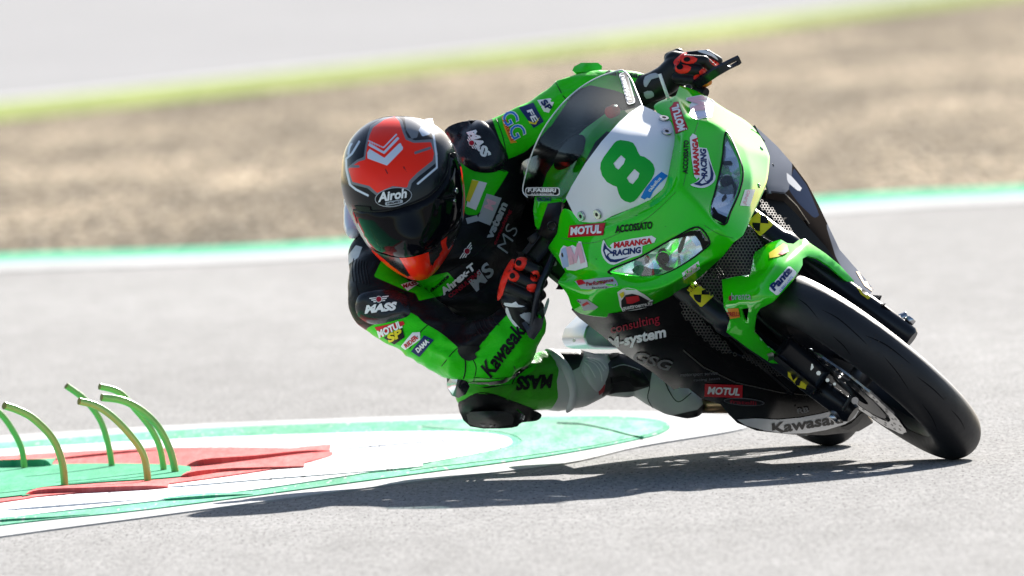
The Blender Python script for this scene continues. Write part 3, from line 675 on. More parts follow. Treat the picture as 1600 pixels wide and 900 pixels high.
for keys, inner, bulb, housing in (('h1 h2 h3 h4 h5 h6 h7 h8 h9', [(1109, 378), (1098, 356), (1088, 356), (1062, 368), (1046, 376), (1066, 371), (1086, 367), (1094, 378), (1098, 390), (1104, 384)], (1036, 404, 13), [Z(860, 320, 5, [(640, 505), (700, 470), (790, 500), (870, 510), (840, 545), (760, 560), (680, 545)]), Z(860, 320, 5, [(835, 395), (850, 350), (895, 335), (905, 400), (880, 460), (930, 490), (1010, 480), (1080, 440), (1120, 400), (1040, 470), (960, 520), (880, 505), (840, 460)]), Z(860, 320, 5, [(1000, 340), (1040, 250), (1055, 260), (1030, 350), (1010, 380)]), Z(860, 320, 5, [(735, 410), (765, 395), (770, 450), (745, 455)])]),
                    ('g1 g2 g3 g4 g5 g6 g7 g8 g9', [(1107, 336), (1132, 351), (1137, 340), (1122, 333), (1112, 318)], (1136, 284, 12), [Z(1000, 200, 4.5, [(560, 350), (600, 335), (640, 345), (620, 365), (570, 372)]), Z(1000, 200, 4.5, [(650, 360), (675, 400), (680, 450), (655, 500), (665, 440), (640, 380)]), Z(1000, 200, 4.5, [(575, 500), (600, 470), (610, 490), (585, 515)]), Z(1000, 200, 4.5, [(585, 240), (640, 235), (650, 260), (590, 262)])])):
    cpts = [V[k] for k in keys.split()]; rt = [(x, y) for x, y, w in cpts]
    hl = relief('headlight', rt, cpts, M['lens'], bike, step=6, thick=.002)
    mx_, my_ = sum(p[0] for p in rt) / 9, sum(p[1] for p in rt) / 9
    big = [(mx_ + (x - mx_) * 1.04, my_ + (y - my_) * 1.04) for x, y in rt]; wc = sum(p[2] for p in cpts) / 9
    relief('reflector', big, [(x, y, w - .012) for x, y, w in cpts] + [(bulb[0], bulb[1], wc - .05)], M['reflector'], hl, step=5, thick=.002)
    T = Target(bpy.data.objects[[o.name for o in hl.children if o.name.startswith('reflector')][0]])
    for q in housing: patch('housing', q, T, M['gloss_black'], hl, .002, sm=2, step=4)
    patch('bezel', inner, Target(hl), M['gloss_black'], hl, .0008)
    c = P(bulb[0], bulb[1], wc - .035); revolve('bulb_ring', c, -Fw, Rt, Up, [(0, .014), (.004, .0165), (.008, .0145), (.004, .0125)], M['steel'], hl, 32)
    revolve('bulb_socket', c, -Fw, Rt, Up, [(.001, 0.0005), (.006, .002), (.004, .0118), (-.002, .0125)], M['gloss_black'], hl, 32, closed=False)
    per = cr([tuple(p) for p in cpts], 4); tube('seal', [P(x, y, w + .0005) for x, y, w in per + per[:1]], .0022, M['black'], hl, 6)
# ---- inner structure behind the nose: cockpit, stay, dash
relief('cockpit_cowl', [(880, 316), (900, 285), (930, 235), (970, 200), (985, 182), (975, 172), (945, 178), (915, 200), (880, 235), (855, 270), (845, 300), (850, 320)], [(880, 316, -.34), (930, 235, -.28), (985, 182, -.34), (945, 178, -.40), (880, 235, -.42), (845, 300, -.46), (910, 230, -.3)], M['green'], bike, step=8)
dash = relief('dash_panel', ell(890, 238, 34, 15, 50), [(870, 265, -.36), (912, 212, -.33), (890, 238, -.30), (880, 225, -.34)], M['gloss_black'], bike, step=6, thick=.004)
relief('cockpit_trim', [(897, 290), (905, 270), (930, 222), (948, 205), (958, 208), (940, 235), (915, 268)], [(897, 290, -.3), (930, 222, -.25), (958, 208, -.24), (915, 268, -.24)], M['satin'], bike, step=6)
inner = relief('inner_fairing', [(836, 306), (877, 308), (878, 330), (873, 366), (858, 374), (845, 368), (836, 352), (833, 329)], [(836, 306, -.40), (877, 308, -.30), (873, 366, -.30), (836, 352, -.38), (850, 335, -.34)], M['green'], bike, step=6, rim=.01)
stay = relief('fairing_stay', [(856, 318), (878, 315), (876, 342), (873, 369), (857, 374), (840, 367), (848, 340)], [(856, 318, -.32), (878, 315, -.28), (873, 369, -.28), (840, 367, -.33), (862, 345, -.28)], M['black'], bike, step=6, thick=.012, rim=.006)
revolve('stay_ring', P(862, 353, -.272), -Fw, Rt, Up, [(0, .0075), (.003, .0085), (.004, .0095), (0, .0105)], M['dark_metal'], bike, 24)
cyl('mirror_plug', P(952, 176, -.34), P(962, 172, -.36), .014, M['glove_red'], bike, 14)
# tank, seat unit, engine mass
tb = blob_mesh('fuel_tank', [[(900, 290, -.62, 70), (890, 270, -.80, 80)], [(930, 235, -.66, 60), (890, 285, -.75, 75)]], .008, 10); tb.parent = bike; tb.matrix_parent_inverse = Matrix.Translation(-base); tb.data.materials.append(M['gloss_black'])
tube('seat_unit', [B(0, -.85, .46), B(0, -1.0, .47), B(0, -1.2, .52), B(0, -1.38, .58)], [.08, .10, .085, .05], M['black'], bike, 20, flat=(BX, 1.15))
for s in (-1, 1):
    tube('frame_spar', [B(s * .06, -.2, .46), B(s * .13, -.45, .36), B(s * .13, -.75, .18), B(s * .11, -.85, .0)], .026, M['satin'], bike, 12)
    tube('swingarm', [B(s * .10, -.85, .02), B(s * .115, -1.1, 0), RAX + BX * s * .115], .024, M['satin'], bike, 12)
eng = boxm('engine', B(.02, -.55, .16), (BX, BY, BZ), (.22, .40, .28), M['satin'], bike, .05)
rad = boxm('radiator', B(-.01, -.20, .19), (BX, (BY * .97 - BZ * .2).normalized(), (BZ * .97 + BY * .2).normalized()), (.24, .03, .26), M['black'], bike, .006)
# grilles: hexagonal wire
M['grille'] = mat('grille_wire', (.13, .115, .10), .5, .6)
def grille(poly, ctrl, pitch=5.4, wire=.9):
    w = tps(ctrl); cells = []
    xs = [p[0] for p in poly]; ys = [p[1] for p in poly]; h = pitch * sqrt(3) / 2
    j = 0; y = min(ys)
    while y < max(ys):
        x = min(xs) + (pitch / 2 if j % 2 else 0)
        while x < max(xs):
            if inside(x, y, poly): cells.append((x, y))
            x += pitch
        y += h; j += 1
    v2, fs = [], []
    for x, y in cells:
        b = len(v2)
        for rr in (pitch / sqrt(3), pitch / sqrt(3) - wire):
            for k in range(6): a = radians(60 * k + 30); v2.append((x + rr * cos(a), y + rr * sin(a)))
        for k in range(6): fs.append((b + k, b + (k + 1) % 6, b + 6 + (k + 1) % 6, b + 6 + k))
    ww = w(v2); return sheet('radiator_grille', [P(x, y, q) for (x, y), q in zip(v2, ww)], fs, M['grille'], bike, .0012, smooth=False)
grille([(1110, 425), (1132, 398), (1150, 378), (1163, 366), (1175, 352), (1192, 365), (1195, 378), (1180, 396), (1172, 428), (1130, 436), (1128, 440)], [(1110, 425, -.02), (1163, 366, -.04), (1192, 365, -.06), (1130, 436, -.04), (1172, 428, -.03)])
grille([(1188, 310), (1200, 318), (1225, 345), (1240, 362), (1228, 362), (1208, 340), (1190, 325)], [(1188, 310, -.14), (1240, 362, -.16), (1208, 340, -.12)], 4.6, .8)
grille([(1062, 470), (1080, 480), (1108, 512), (1138, 540), (1150, 556), (1120, 548), (1090, 520), (1068, 492)], [(1062, 470, -.02), (1150, 556, -.1), (1108, 512, -.04), (1090, 520, -.06)])
grille([(1078, 440), (1110, 425), (1128, 440), (1135, 480), (1140, 520), (1125, 500), (1115, 470), (1100, 445)], [(1078, 440, -.05), (1140, 520, -.1), (1110, 470, -.08)])
grille([(1166, 545), (1200, 552), (1236, 575), (1246, 590), (1210, 584), (1180, 570), (1160, 556)], [(1166, 545, -.1), (1246, 590, -.14), (1200, 570, -.1)], 4.6, .8)
# dark duct walls round the radiator
relief('radiator_duct', [(1050, 466), (1100, 430), (1140, 380), (1175, 330), (1196, 296), (1215, 305), (1245, 335), (1290, 385), (1330, 440), (1350, 500), (1340, 560), (1320, 620), (1295, 615), (1240, 598), (1160, 572), (1110, 545), (1075, 505)],
       [(1050, 466, -.12), (1196, 296, -.3), (1330, 440, -.42), (1320, 620, -.3), (1160, 572, -.16), (1200, 450, -.22), (1120, 470, -.14)], M['black'], bike, step=14, thick=.006)
# ---- belly fairing (right side, black)
belly_px = [(893, 484), (905, 497), (940, 524), (972, 551), (1016, 579), (1053, 609), (1062, 606), (1076, 607), (1095, 622), (1126, 632), (1139, 648), (1152, 661), (1182, 673), (1237, 679), (1288, 680), (1342, 674), (1364, 661), (1350, 641), (1322, 626), (1290, 612), (1240, 588), (1180, 566), (1130, 546), (1098, 515), (1072, 480), (1060, 455), (1030, 470), (1000, 484), (960, 490), (920, 488)]
belly = relief('lower_fairing', belly_px, [(893, 484, -.25), (905, 497, -.29), (972, 551, -.40), (1053, 609, -.50), (1000, 545, -.24), (960, 510, -.2), (1072, 600, -.36), (1000, 486, -.10), (1060, 455, -.04), (1080, 540, -.13), (1130, 600, -.24), (1152, 661, -.46), (1130, 546, -.12), (1240, 588, -.16), (1200, 630, -.24), (1237, 679, -.40), (1350, 641, -.24), (1342, 674, -.40), (1322, 626, -.18), (1290, 650, -.26)], M['gloss_black'], bike, step=9, thick=.005, rim=.004, rimw=5)
T_belly = Target(belly)
patch('belly_stripe', [(1152, 655), (1180, 653), (1215, 655), (1250, 652), (1282, 646), (1305, 640), (1318, 634), (1342, 641), (1336, 652), (1320, 662), (1291, 671), (1262, 676), (1230, 677), (1195, 672), (1165, 664)], T_belly, M['white'], belly, .0012, step=5)
text('Kawasaki', 1262, 660, 112, 17, 9, M['black_s'], T_belly, belly, .03, .1)
patch('stripe_edge', [(1312, 668), (1330, 660), (1345, 645), (1352, 644), (1342, 660), (1326, 671)], T_belly, M['black_s'], belly, .002, step=5)
patch('sticker', rpoly(1131, 610, 59, 20, -2), T_belly, M['red_s'], belly, .0015)
text('MOTUL', 1132, 610, 50, 12, -3, M['white_s'], T_belly, belly, .04, .15)
text('consulting', 993, 507, 78, 18, 13, M['darkred_s'], T_belly, belly, .01, .1)
text('M-system', 996, 529, 92, 22, 12, M['white_s'], T_belly, belly, .04, .15)
text('GSG', 1020, 563, 60, 17, -16, M['dim_s'], T_belly, belly, .02, .3)
text('motorsport service', 1093, 584, 58, 7, 3, M['dim_s'], T_belly, belly, .0, .2)
text('racing team', 1105, 592, 40, 5, 4, M['dim_s'], T_belly, belly, .0, .2)
patch('sticker', ell(1163, 627, 32, 6, -4), T_belly, M['dim_s'], belly, .0014)
patch('sticker_face', ell(1163, 627, 30, 4.6, -4), T_belly, M['black_s'], belly, .0022)
text('fratelli', 1162, 627, 42, 6, -4, M['darkred_s'], T_belly, belly, .02, .0, off=.003)
text('RB', 1255, 640, 18, 8, 8, M['dim_s'], T_belly, belly, .03, .0)
patch('panel_edge', [(1068, 545), (1100, 572), (1150, 596), (1220, 612), (1262, 616), (1262, 617.4), (1220, 613.6), (1150, 598), (1099, 574), (1067, 547)], T_belly, M['grille'], belly, .0015)
# ---- left side fairing (seen beyond the nose)
sp = mat('silver_paint', (.42, .43, .47), .3, .3, coat=.6); M['silver'] = dirt(sp, .2, 20)
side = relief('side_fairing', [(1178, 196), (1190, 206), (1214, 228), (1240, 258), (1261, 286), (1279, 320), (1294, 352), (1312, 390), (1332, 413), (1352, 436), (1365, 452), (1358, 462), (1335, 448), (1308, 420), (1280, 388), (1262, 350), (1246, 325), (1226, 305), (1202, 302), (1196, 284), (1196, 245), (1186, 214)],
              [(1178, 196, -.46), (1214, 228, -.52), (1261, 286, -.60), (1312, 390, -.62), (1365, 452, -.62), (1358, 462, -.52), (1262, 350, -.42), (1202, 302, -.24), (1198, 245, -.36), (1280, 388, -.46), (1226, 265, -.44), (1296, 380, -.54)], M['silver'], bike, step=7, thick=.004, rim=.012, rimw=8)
paint(side, {'sil': [[(1170, 190), (1182, 194), (1214, 224), (1238, 253), (1236, 292), (1226, 303), (1190, 303)], [(1290, 350), (1300, 350), (1370, 450), (1370, 466), (1335, 452), (1306, 402)]],  # silver panel, plus the sunlit lower edge strip painted in as colour
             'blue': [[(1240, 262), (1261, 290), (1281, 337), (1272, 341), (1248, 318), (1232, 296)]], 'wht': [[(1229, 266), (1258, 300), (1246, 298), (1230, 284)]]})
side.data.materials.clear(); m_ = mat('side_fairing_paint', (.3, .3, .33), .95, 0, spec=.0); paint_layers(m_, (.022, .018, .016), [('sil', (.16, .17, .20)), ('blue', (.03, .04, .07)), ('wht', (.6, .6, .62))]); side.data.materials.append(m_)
T_side = Target(side)
cyl('side_bolt', P(1206, 259, -.38), P(1206, 259, -.365), .005, M['black'], side, 12)
tube('panel_seam', [P(x, y, w) for x, y, w in cr([(1179, 196, -.405), (1186, 210, -.40), (1192, 218, -.392), (1195, 221, -.39)], 4, False)], .0014, M['black'], side, 6)
patch('sticker', [(1334, 420), (1344, 422), (1352, 430), (1362, 445), (1362, 456), (1350, 447)], T_side, M['bronze'], side, .0015)
inwall = relief('side_fairing_inner', [(1198, 300), (1226, 303), (1246, 323), (1264, 350), (1284, 388), (1310, 418), (1300, 425), (1262, 382), (1225, 370), (1192, 330)], [(1198, 300, -.26), (1264, 350, -.44), (1310, 418, -.5), (1225, 370, -.5), (1192, 330, -.36)], mat('inner_brown', (.045, .035, .03), .5), bike, step=9, thick=.004)
# ---- front fender
fen_px = [(1128, 437), (1150, 432), (1172, 429), (1176, 410), (1178, 396), (1200, 380), (1220, 374), (1230, 380), (1240, 381), (1248, 375), (1257, 373), (1266, 380), (1290, 396), (1312, 414), (1334, 438), (1334, 447), (1318, 436), (1296, 416), (1276, 403), (1262, 400), (1254, 404), (1254, 414), (1249, 423), (1238, 440), (1226, 453), (1208, 472), (1188, 482), (1182, 492), (1180, 505), (1178, 520), (1198, 541), (1218, 556), (1237, 571), (1228, 573), (1204, 567), (1170, 545), (1150, 530), (1135, 519), (1138, 506), (1141, 498), (1136, 488), (1131, 480)]
fender = relief('front_fender', fen_px, [(1128, 437, .03), (1176, 405, .04), (1200, 380, .01), (1220, 374, .01), (1254, 406, .12), (1249, 423, .17), (1226, 453, .24), (1208, 472, .26), (1188, 482, .22), (1150, 475, .13), (1190, 430, .20), (1215, 410, .19), (1136, 518, .02), (1180, 520, .10), (1200, 545, .06), (1233, 571, .04), (1140, 500, .05), (1257, 373, .0), (1300, 405, .0), (1334, 443, -.01), (1160, 440, .12), (1150, 500, .07)], M['green'], bike, holes=[[(1158, 483), (1170, 481), (1167, 503), (1163, 500)]], step=6, thick=.004, rim=.006, rimw=5)
T_fen = Target(fender)
text('brenta', 1159, 463, 30, 11, 2, M['grey_s'], T_fen, fender, .0, 0, off=.0018)
patch('sticker', ell(1142, 466, 3, 4), T_fen, M['darkred_s'], fender, .0015)
patch('sticker', [(1131, 482), (1154, 481), (1157, 495), (1141, 498)], T_fen, M['orange_s'], fender, .0015)
text('PIRELLI', 1146, 490, 20, 7, 3, M['red_s'], T_fen, fender, .03, 0)
patch('sticker', rpoly(1223, 439, 48, 17, 49, 0, 4), T_fen, M['white_s'], fender, .0015, step=4)
text('Panta', 1220, 436, 42, 11, 49, M['navy_s'], T_fen, fender, .05, .2, off=.0028)
text('LUBRICANTS', 1227, 444, 30, 3.5, 49, M['blue_s'], T_fen, fender, .0, 0, off=.0028)
patch('sticker', [(1202, 396), (1224, 381), (1230, 384), (1232, 394), (1216, 402), (1203, 404)], T_fen, M['yellow_s'], fender, .0015)
patch('sticker', [(1216, 398), (1224, 392), (1230, 396), (1222, 400)], T_fen, M['red_s'], fender, .0028)
patch('sticker', [(1137, 446+102), (1147, 552), (1146, 555), (1137, 552)], T_fen, M['white_s'], fender, .0015) if 0 else None
# round yellow emblems on the fork legs
def emblem(cx, cy, a, b, ang, tgt, par):
    patch('sticker', rpoly(cx, cy, a * 2.2, b * 2.05, ang, 0, 3), tgt, M['yellow_s'], par, .0012, step=4)
    patch('sticker_disc', ell(cx, cy, a, b, ang), tgt, M['yellow_s'], par, .0016, step=4)
    for t0 in (45, 225): patch('sticker_quarter', [(cx, cy)] + ell(cx, cy, a * .92, b * .92, ang, 10, t0, t0 + 90), tgt, M['black_s'], par, .0022, step=4)
T_l0, T_l1 = Target(legs[0]), Target(legs[1])
emblem(1096, 461, 13, 13, -48, T_l0, legs[0]); emblem(1188, 349, 14, 13, -48, T_l1, legs[1])
text('MUPO', 1082, 449, 17, 8, 50, M['yellow_s'], T_l0, legs[0], .04)
patch('sticker', [(1231, 578), (1239, 577), (1262, 598), (1259, 608), (1248, 604), (1232, 588)], T_l0, M['yellow_s'], legs[0], .0014, step=4)
patch('sticker_quarter', [(1248, 589), (1240, 600), (1250, 602), (1253, 592)], T_l0, M['black_s'], legs[0], .0024, step=4)
patch('sticker_quarter', [(1236, 584), (1246, 588), (1240, 594)], T_l0, M['black_s'], legs[0], .0024, step=4)
patch('sticker', [(1337, 447), (1344, 445), (1364, 464), (1356, 468), (1345, 460)], T_l1, M['yellow_s'], legs[1], .0014, step=4)
patch('sticker_quarter', [(1345, 452), (1352, 456), (1354, 463), (1347, 458)], T_l1, M['black_s'], legs[1], .0024, step=4)
# ---- exhaust
hexp = [(877, 529), (882, 513), (903, 492), (936, 498), (958, 520), (955, 546), (895, 545), (882, 541)]
vs = [P(x, y, -1.36) for x, y in hexp] + [P(x + 34, y - 2, -.92) for x, y in hexp]; n = len(hexp)
ex = mesh('silencer', vs, [tuple(range(n)), tuple(range(2 * n - 1, n - 1, -1))] + [(i, (i + 1) % n, n + (i + 1) % n, n + i) for i in range(n)], M['alu'], bike, mods=[('BEVEL', dict(width=.006, segments=3))]); sharp(ex, 30)
cyl('silencer_rivet', P(897, 532, -.93), P(897, 532, -.905), .004, M['steel'], ex, 8)
cyl('exhaust_pipe', P(1084, 632, -.86), P(1148, 632, -.80), .020, M['bronze'], bike, 24)
tube('exhaust_link', [P(1148, 632, -.8), P(1180, 620, -.7), P(1220, 590, -.5)], .02, M['bronze'], bike, 16)
cyl('foot_peg', P(1075, 636, -.9), P(1135, 628, -.86), .009, M['satin'], bike, 12)
# ---- clip-ons, levers
tube('handlebar', [P(*p) for p in ((880, 345, -.44), (850, 392, -.44), (806, 462, -.44), (798, 475, -.44))], .016, M['rubber'], bike, 16)
tube('handlebar', [P(*p) for p in ((1008, 172, -.50), (1045, 133, -.50), (1092, 92, -.50))], .016, M['rubber'], bike, 16)
cyl('bar_end', P(1086, 139, -.40), P(1103, 146, -.38), .0125, M['black'], bike, 20)
boxm('master_cylinder', P(840, 388, -.36), (BX, BY, BZ), (.065, .05, .035), M['satin'], bike, .01)
cyl('reservoir', P(832, 366, -.36), P(843, 382, -.36), .016, M['satin'], bike, 20)
cyl('clamp_bolt', P(866, 412, -.33), P(866, 412, -.315), .006, M['dark_metal'], bike, 10)
boxm('bar_bracket', P(868, 415, -.37), (BX, BY, BZ), (.05, .05, .08), M['black'], bike, .012)
M['leverblk'] = mat('lever_black', (.02, .022, .03), .25, .6)
tube('brake_lever', TP(cr([(866, 398, -.30), (856, 420, -.28), (846, 440, -.27), (840, 462, -.265), (836, 482, -.27), (833, 502, -.275), (828, 524, -.28)], 4, False)), [.009] * 12 + [.0075] * 13, M['leverblk'], bike, 12)
relief('lever_guard', [(838, 492), (848, 480), (851, 492), (847, 512), (834, 531), (826, 527), (822, 516), (815, 505), (820, 502), (829, 512)], [(838, 492, -.262), (851, 492, -.27), (834, 531, -.27), (822, 516, -.275), (815, 505, -.29)], M['leverblk'], bike, holes=[ell(842, 494, 3, 6, 70, 12)], step=4, thick=.006)
relief('clutch_lever_guard', [(1083, 130), (1095, 121), (1112, 111), (1128, 102), (1144, 94), (1155, 89), (1159, 98), (1156, 101), (1141, 108), (1122, 119), (1104, 131), (1092, 137)], [(1083, 130, -.36), (1159, 95, -.36), (1120, 112, -.345), (1110, 120, -.35)], M['leverblk'], bike, holes=[[(1137, 102.5), (1143, 99), (1152, 95), (1154, 98), (1146, 103), (1140, 105)]], step=4, thick=.009)
cyl('orange_adjuster', P(1097, 133, -.40), P(1108, 127, -.38), .009, M['orange'], bike, 16)
tube('white_cable', [P(*p) for p in ((1031, 116, -.36), (1035, 128, -.355), (1040, 142, -.36), (1044, 153, -.38))], .0038, M['white_s'], bike, 8)
#%%SPLIT2
# ================================================================== stickers on the nose
T_f = Target(fairing); T_b = Target(board); T_s = Target(screen)
e8 = Z(800, 60, 3, [(418, 582), (432, 556), (478, 494), (490, 483), (508, 478), (548, 484), (568, 492), (580, 510), (590, 534), (600, 551), (620, 556), (646, 574), (662, 592), (669, 615), (666, 636), (655, 660), (590, 746), (574, 762), (555, 769), (530, 762), (512, 748), (501, 726), (492, 694), (474, 688), (446, 672), (424, 642), (415, 610)])
patch('race_number', e8, T_b, M['green_s'], board, .0012, step=6, holes=[Z(800, 60, 3, [(476, 586), (512, 548), (532, 566), (524, 588), (500, 615), (486, 606)]), Z(800, 60, 3, [(538, 654), (574, 612), (598, 632), (592, 652), (566, 683), (550, 674)])])
patch('sticker', Z(800, 60, 3, [(604, 745), (628, 700), (664, 656), (700, 626), (730, 645), (694, 680), (662, 718), (640, 764)]), T_b, M['blue_s'], board, .0012)
text('cabellua', 1023, 288, 27, 5.5, 49, M['white_s'], T_b, board, .02, off=.0022)
def motul(cx, cy, w, h, ang, T, par, flip=1):
    patch('sticker', rpoly(cx, cy, w, h, ang, .25), T, M['darkred_s'], par, .0012)
    patch('sticker', rpoly(cx, cy, w * .97, h * .86, ang, .25), T, M['red_s'], par, .0018)
    text('MOTUL', cx, cy, w * .86, h * .66, ang, M['white_s'], T, par, .05, .12, off=.0026)
motul(917, 360, 56, 19, 4, T_f, fairing)
motul(1059, 183, 46, 17, 108 - 180 + 180, T_f, fairing) if 0 else None
patch('sticker', Z(980, 60, 5.625, [(372, 612), (398, 590), (410, 562), (450, 558), (535, 800), (430, 842)]), T_f, M['darkred_s'], fairing, .0012)
patch('sticker', Z(980, 60, 5.625, [(378, 618), (402, 594), (414, 568), (447, 564), (527, 796), (434, 834)]), T_f, M['red_s'], fairing, .0018)
text('MOTUL', 1061, 185, 42, 12, 107, M['white_s'], T_f, fairing, .05, .05, off=.0026)
text('ACCOSSATO', 991, 355, 58, 12, 7, M['black_s'], T_f, fairing, .04, .15)
text('ACCOSSATO', 1071, 246, 52, 8, 88, M['black_s'], T_f, fairing, .04, .1)
# racing team crest: word pair over a white outline with a horse head
def maranga(base, dx, dy, ang, s, T, par):
    a = radians(ang)
    def L(u, v): return (base[0] + s * (u * cos(a) - v * sin(a)), base[1] - s * (u * sin(a) + v * cos(a)))
    out = [(-41, 2), (-39, 12), (-35, 20), (-32, 12), (-27, 5), (-24, 6), (-22, 13), (40, 17), (43, 6), (24, 3), (22, -9), (6, -13), (-10, -17), (-24, -21), (-33, -17), (-39, -8)]
    patch('crest', [L(*p) for p in out], T, M['white_s'], par, .0012, step=5, sm=2)
    hd = [(-38, 3), (-36, 10), (-34, 15), (-31, 7), (-26, 1), (-22, -1), (-23, -4), (-28, -3), (-31, -6), (-28, -11), (-22, -13), (-12, -13), (2, -11), (8, -9), (-8, -15), (-20, -18), (-29, -16), (-35, -9)]
    patch('crest_head', [L(*p) for p in hd], T, M['navy_s'], par, .002, step=4)
    patch('crest_face', [L(*p) for p in [(-35, 2), (-33, 5), (-28, 0), (-27, -2), (-31, -3), (-33, -6), (-34, -2)]], T, M['white_s'], par, .0026, step=4)
    c = L(10, 9); text('MARANGA', c[0], c[1], 60 * s, 9.5 * s, ang, M['red_s'], T, par, .05, .15, off=.002)
    c = L(-1, -3); text('RACING', c[0], c[1], 44 * s, 10 * s, ang, M['navy_s'], T, par, .05, .15, off=.002)
maranga((981, 390), 0, 0, 7, 1.0, T_f, fairing)
maranga((1096, 254), 0, 0, 93, .98, T_f, fairing)
def mlogo(base, ang, s, T, par):
    a = radians(ang)
    def L(u, v): return (base[0] + s * (u * cos(a) - v * sin(a)), base[1] - s * (u * sin(a) + v * cos(a)))
    patch('sticker', [L(*p) for p in [(-19, -20), (-21, -5), (-23, 2), (-19, 12), (-14, 17), (-8, 14), (0, 16), (6, 12), (10, 21), (14, 20), (17, 2), (20, -14), (20, -20), (0, -24)]], T, M['white_s'], par, .0012, step=5)
    patch('sticker_bars', [L(*p) for p in [(-18, -18), (-20, 0), (-17, 12), (-10, 14), (-9, -16)]], T, M['ltblue_s'], par, .002, step=5)
    patch('sticker_letter', [L(*p) for p in [(-7, -14), (-10, 14), (-3, 14), (2, 0), (8, 18), (13, 18), (17, -12), (10, -14), (8, 2), (4, -12), (1, -12), (-2, 2), (0, -13)]], T, M['pink_s'], par, .0024, step=4)
mlogo((897, 399), 6, 1.0, T_f, fairing); mlogo((1092, 166), 92, .95, T_f, fairing)
patch('sticker', Z(860, 320, 5, [(190, 598), (330, 580), (490, 565), (520, 600), (532, 632), (430, 652), (300, 660), (240, 655)]), T_f, M['grey_s'], fairing, .0012)
text('Performance', 938, 441, 42, 6, 8, M['darkred_s'], T_f, fairing, .03, .1); text('factory', 938, 449, 24, 4.5, 5, M['black_s'], T_f, fairing, .0, .0)
patch('sticker_bar', [(901, 439), (910, 437), (917, 443), (905, 446)], T_f, M['red_s'], fairing, .0022)
patch('sticker', Z(860, 320, 5, [(525, 680), (560, 655), (610, 648), (670, 660), (740, 700), (795, 745), (795, 790), (740, 805), (570, 838), (545, 790)]), T_f, M['white_s'], fairing, .0012)
patch('sticker_panel', Z(860, 320, 5, [(555, 745), (590, 700), (640, 690), (700, 705), (780, 750), (788, 785), (735, 798), (575, 828), (556, 790)]), T_f, M['black_s'], fairing, .0018)
patch('sticker_panel', Z(860, 320, 5, [(590, 715), (690, 700), (700, 740), (640, 765), (600, 765)]), T_f, M['red_s'], fairing, .0026)
patch('sticker_panel', Z(860, 320, 5, [(540, 690), (575, 670), (580, 700), (560, 725)]), T_f, M['yellow_s'], fairing, .0026)
text('quattroerre.it', 995, 477, 44, 8, 10, M['white_s'], T_f, fairing, .03, .1, off=.003)
patch('sticker', Z(860, 320, 5, [(215, 735), (290, 738), (375, 795), (350, 815), (262, 825)]), T_f, M['grey_s'], fairing, .0012)
patch('sticker_bar', Z(860, 320, 5, [(250, 775), (290, 750), (320, 780), (300, 770), (260, 790)]), T_f, M['red_s'], fairing, .002)
for pl, c, an in (([(1030, 535), (1160, 440), (1168, 495), (1042, 585)], (1079.5, 422.5), 36),):
    patch('sticker', Z(860, 320, 5, pl), T_f, M['white_s'], fairing, .0012); text('JUNO', c[0], c[1], 23, 6.5, an, M['pink_s'], T_f, fairing, .03, .2)
patch('sticker', Z(1000, 200, 4.5, [(735, 435), (808, 432), (770, 552), (700, 545)]), T_f, M['white_s'], fairing, .0012)
text('JUNO', 1166, 309, 23, 6.5, 70, M['pink_s'], T_f, fairing, .03, .2)
# fasteners, panel joints, stone chips
for x, y in ((880, 398), (1112, 158), (905, 470), (1186, 290), (1018, 470), (1190, 232)):
    h, n, _, _ = T_f.hit(x, y)
    if h:
        n = n if n.dot(Fw) < 0 else -n; fb = cyl('fairing_bolt', h - n * .001, h + n * .0025, .0055, M['bolt'], fairing, 14); cyl('bolt_socket', h + n * .0024, h + n * .003, .0025, M['black'], fb, 6, .0001)
def joint(pts, T, par, r=.0009):
    c = [T.hit(x, y)[0] for x, y in cr(pts, 5, False)]; c = [p for p in c if p is not None]
    if len(c) > 2: tube('panel_joint', c, r, M['green_dark'], par, 6)
joint([(878, 372), (915, 380), (950, 372), (1010, 342), (1056, 300)], T_f, fairing); joint([(1068, 290), (1078, 240), (1088, 200), (1104, 160)], T_f, fairing); joint([(1100, 352), (1124, 366), (1146, 372)], T_f, fairing)
for k in range(30):
    x = random.uniform(880, 1190); y = random.uniform(150, 480); h = T_f.hit(x, y)
    if h[0] is not None: patch('stone_chip', ell(x, y, random.uniform(.5, 1.1), random.uniform(.4, .9), 0, 6), T_f, M['black_s'] if k % 3 else M['grey_s'], fairing, .0005, step=3)
# screen stickers
patch('sticker', rpoly(849, 299, 54, 13, 0, 0, 4), T_s, M['white_s'], screen, .002)
patch('sticker_panel', rpoly(849, 299, 51, 10.5, 0, 0, 4), T_s, M['black_s'], screen, .0028)
text('F.FABBRI', 849, 297, 44, 6.2, 0, M['white_s'], T_s, screen, .05, .1, off=.0036); text('ACCESSORI', 849, 303, 36, 2.6, 0, M['white_s'], T_s, screen, .03, off=.0036)
patch('sticker', rpoly(980, 139, 51, 13, 106, 0, 4), T_s, M['white_s'], screen, .002)
patch('sticker_panel', rpoly(980, 139, 48, 10.5, 106, 0, 4), T_s, M['black_s'], screen, .0028)
text('F.FABBRI', 978, 139, 41, 6.2, 106, M['white_s'], T_s, screen, .05, .1, off=.0036)
T_in = Target(inner); text('RACING', 851, 312, 22, 6, 0, M['navy_s'], T_in, inner, .04)
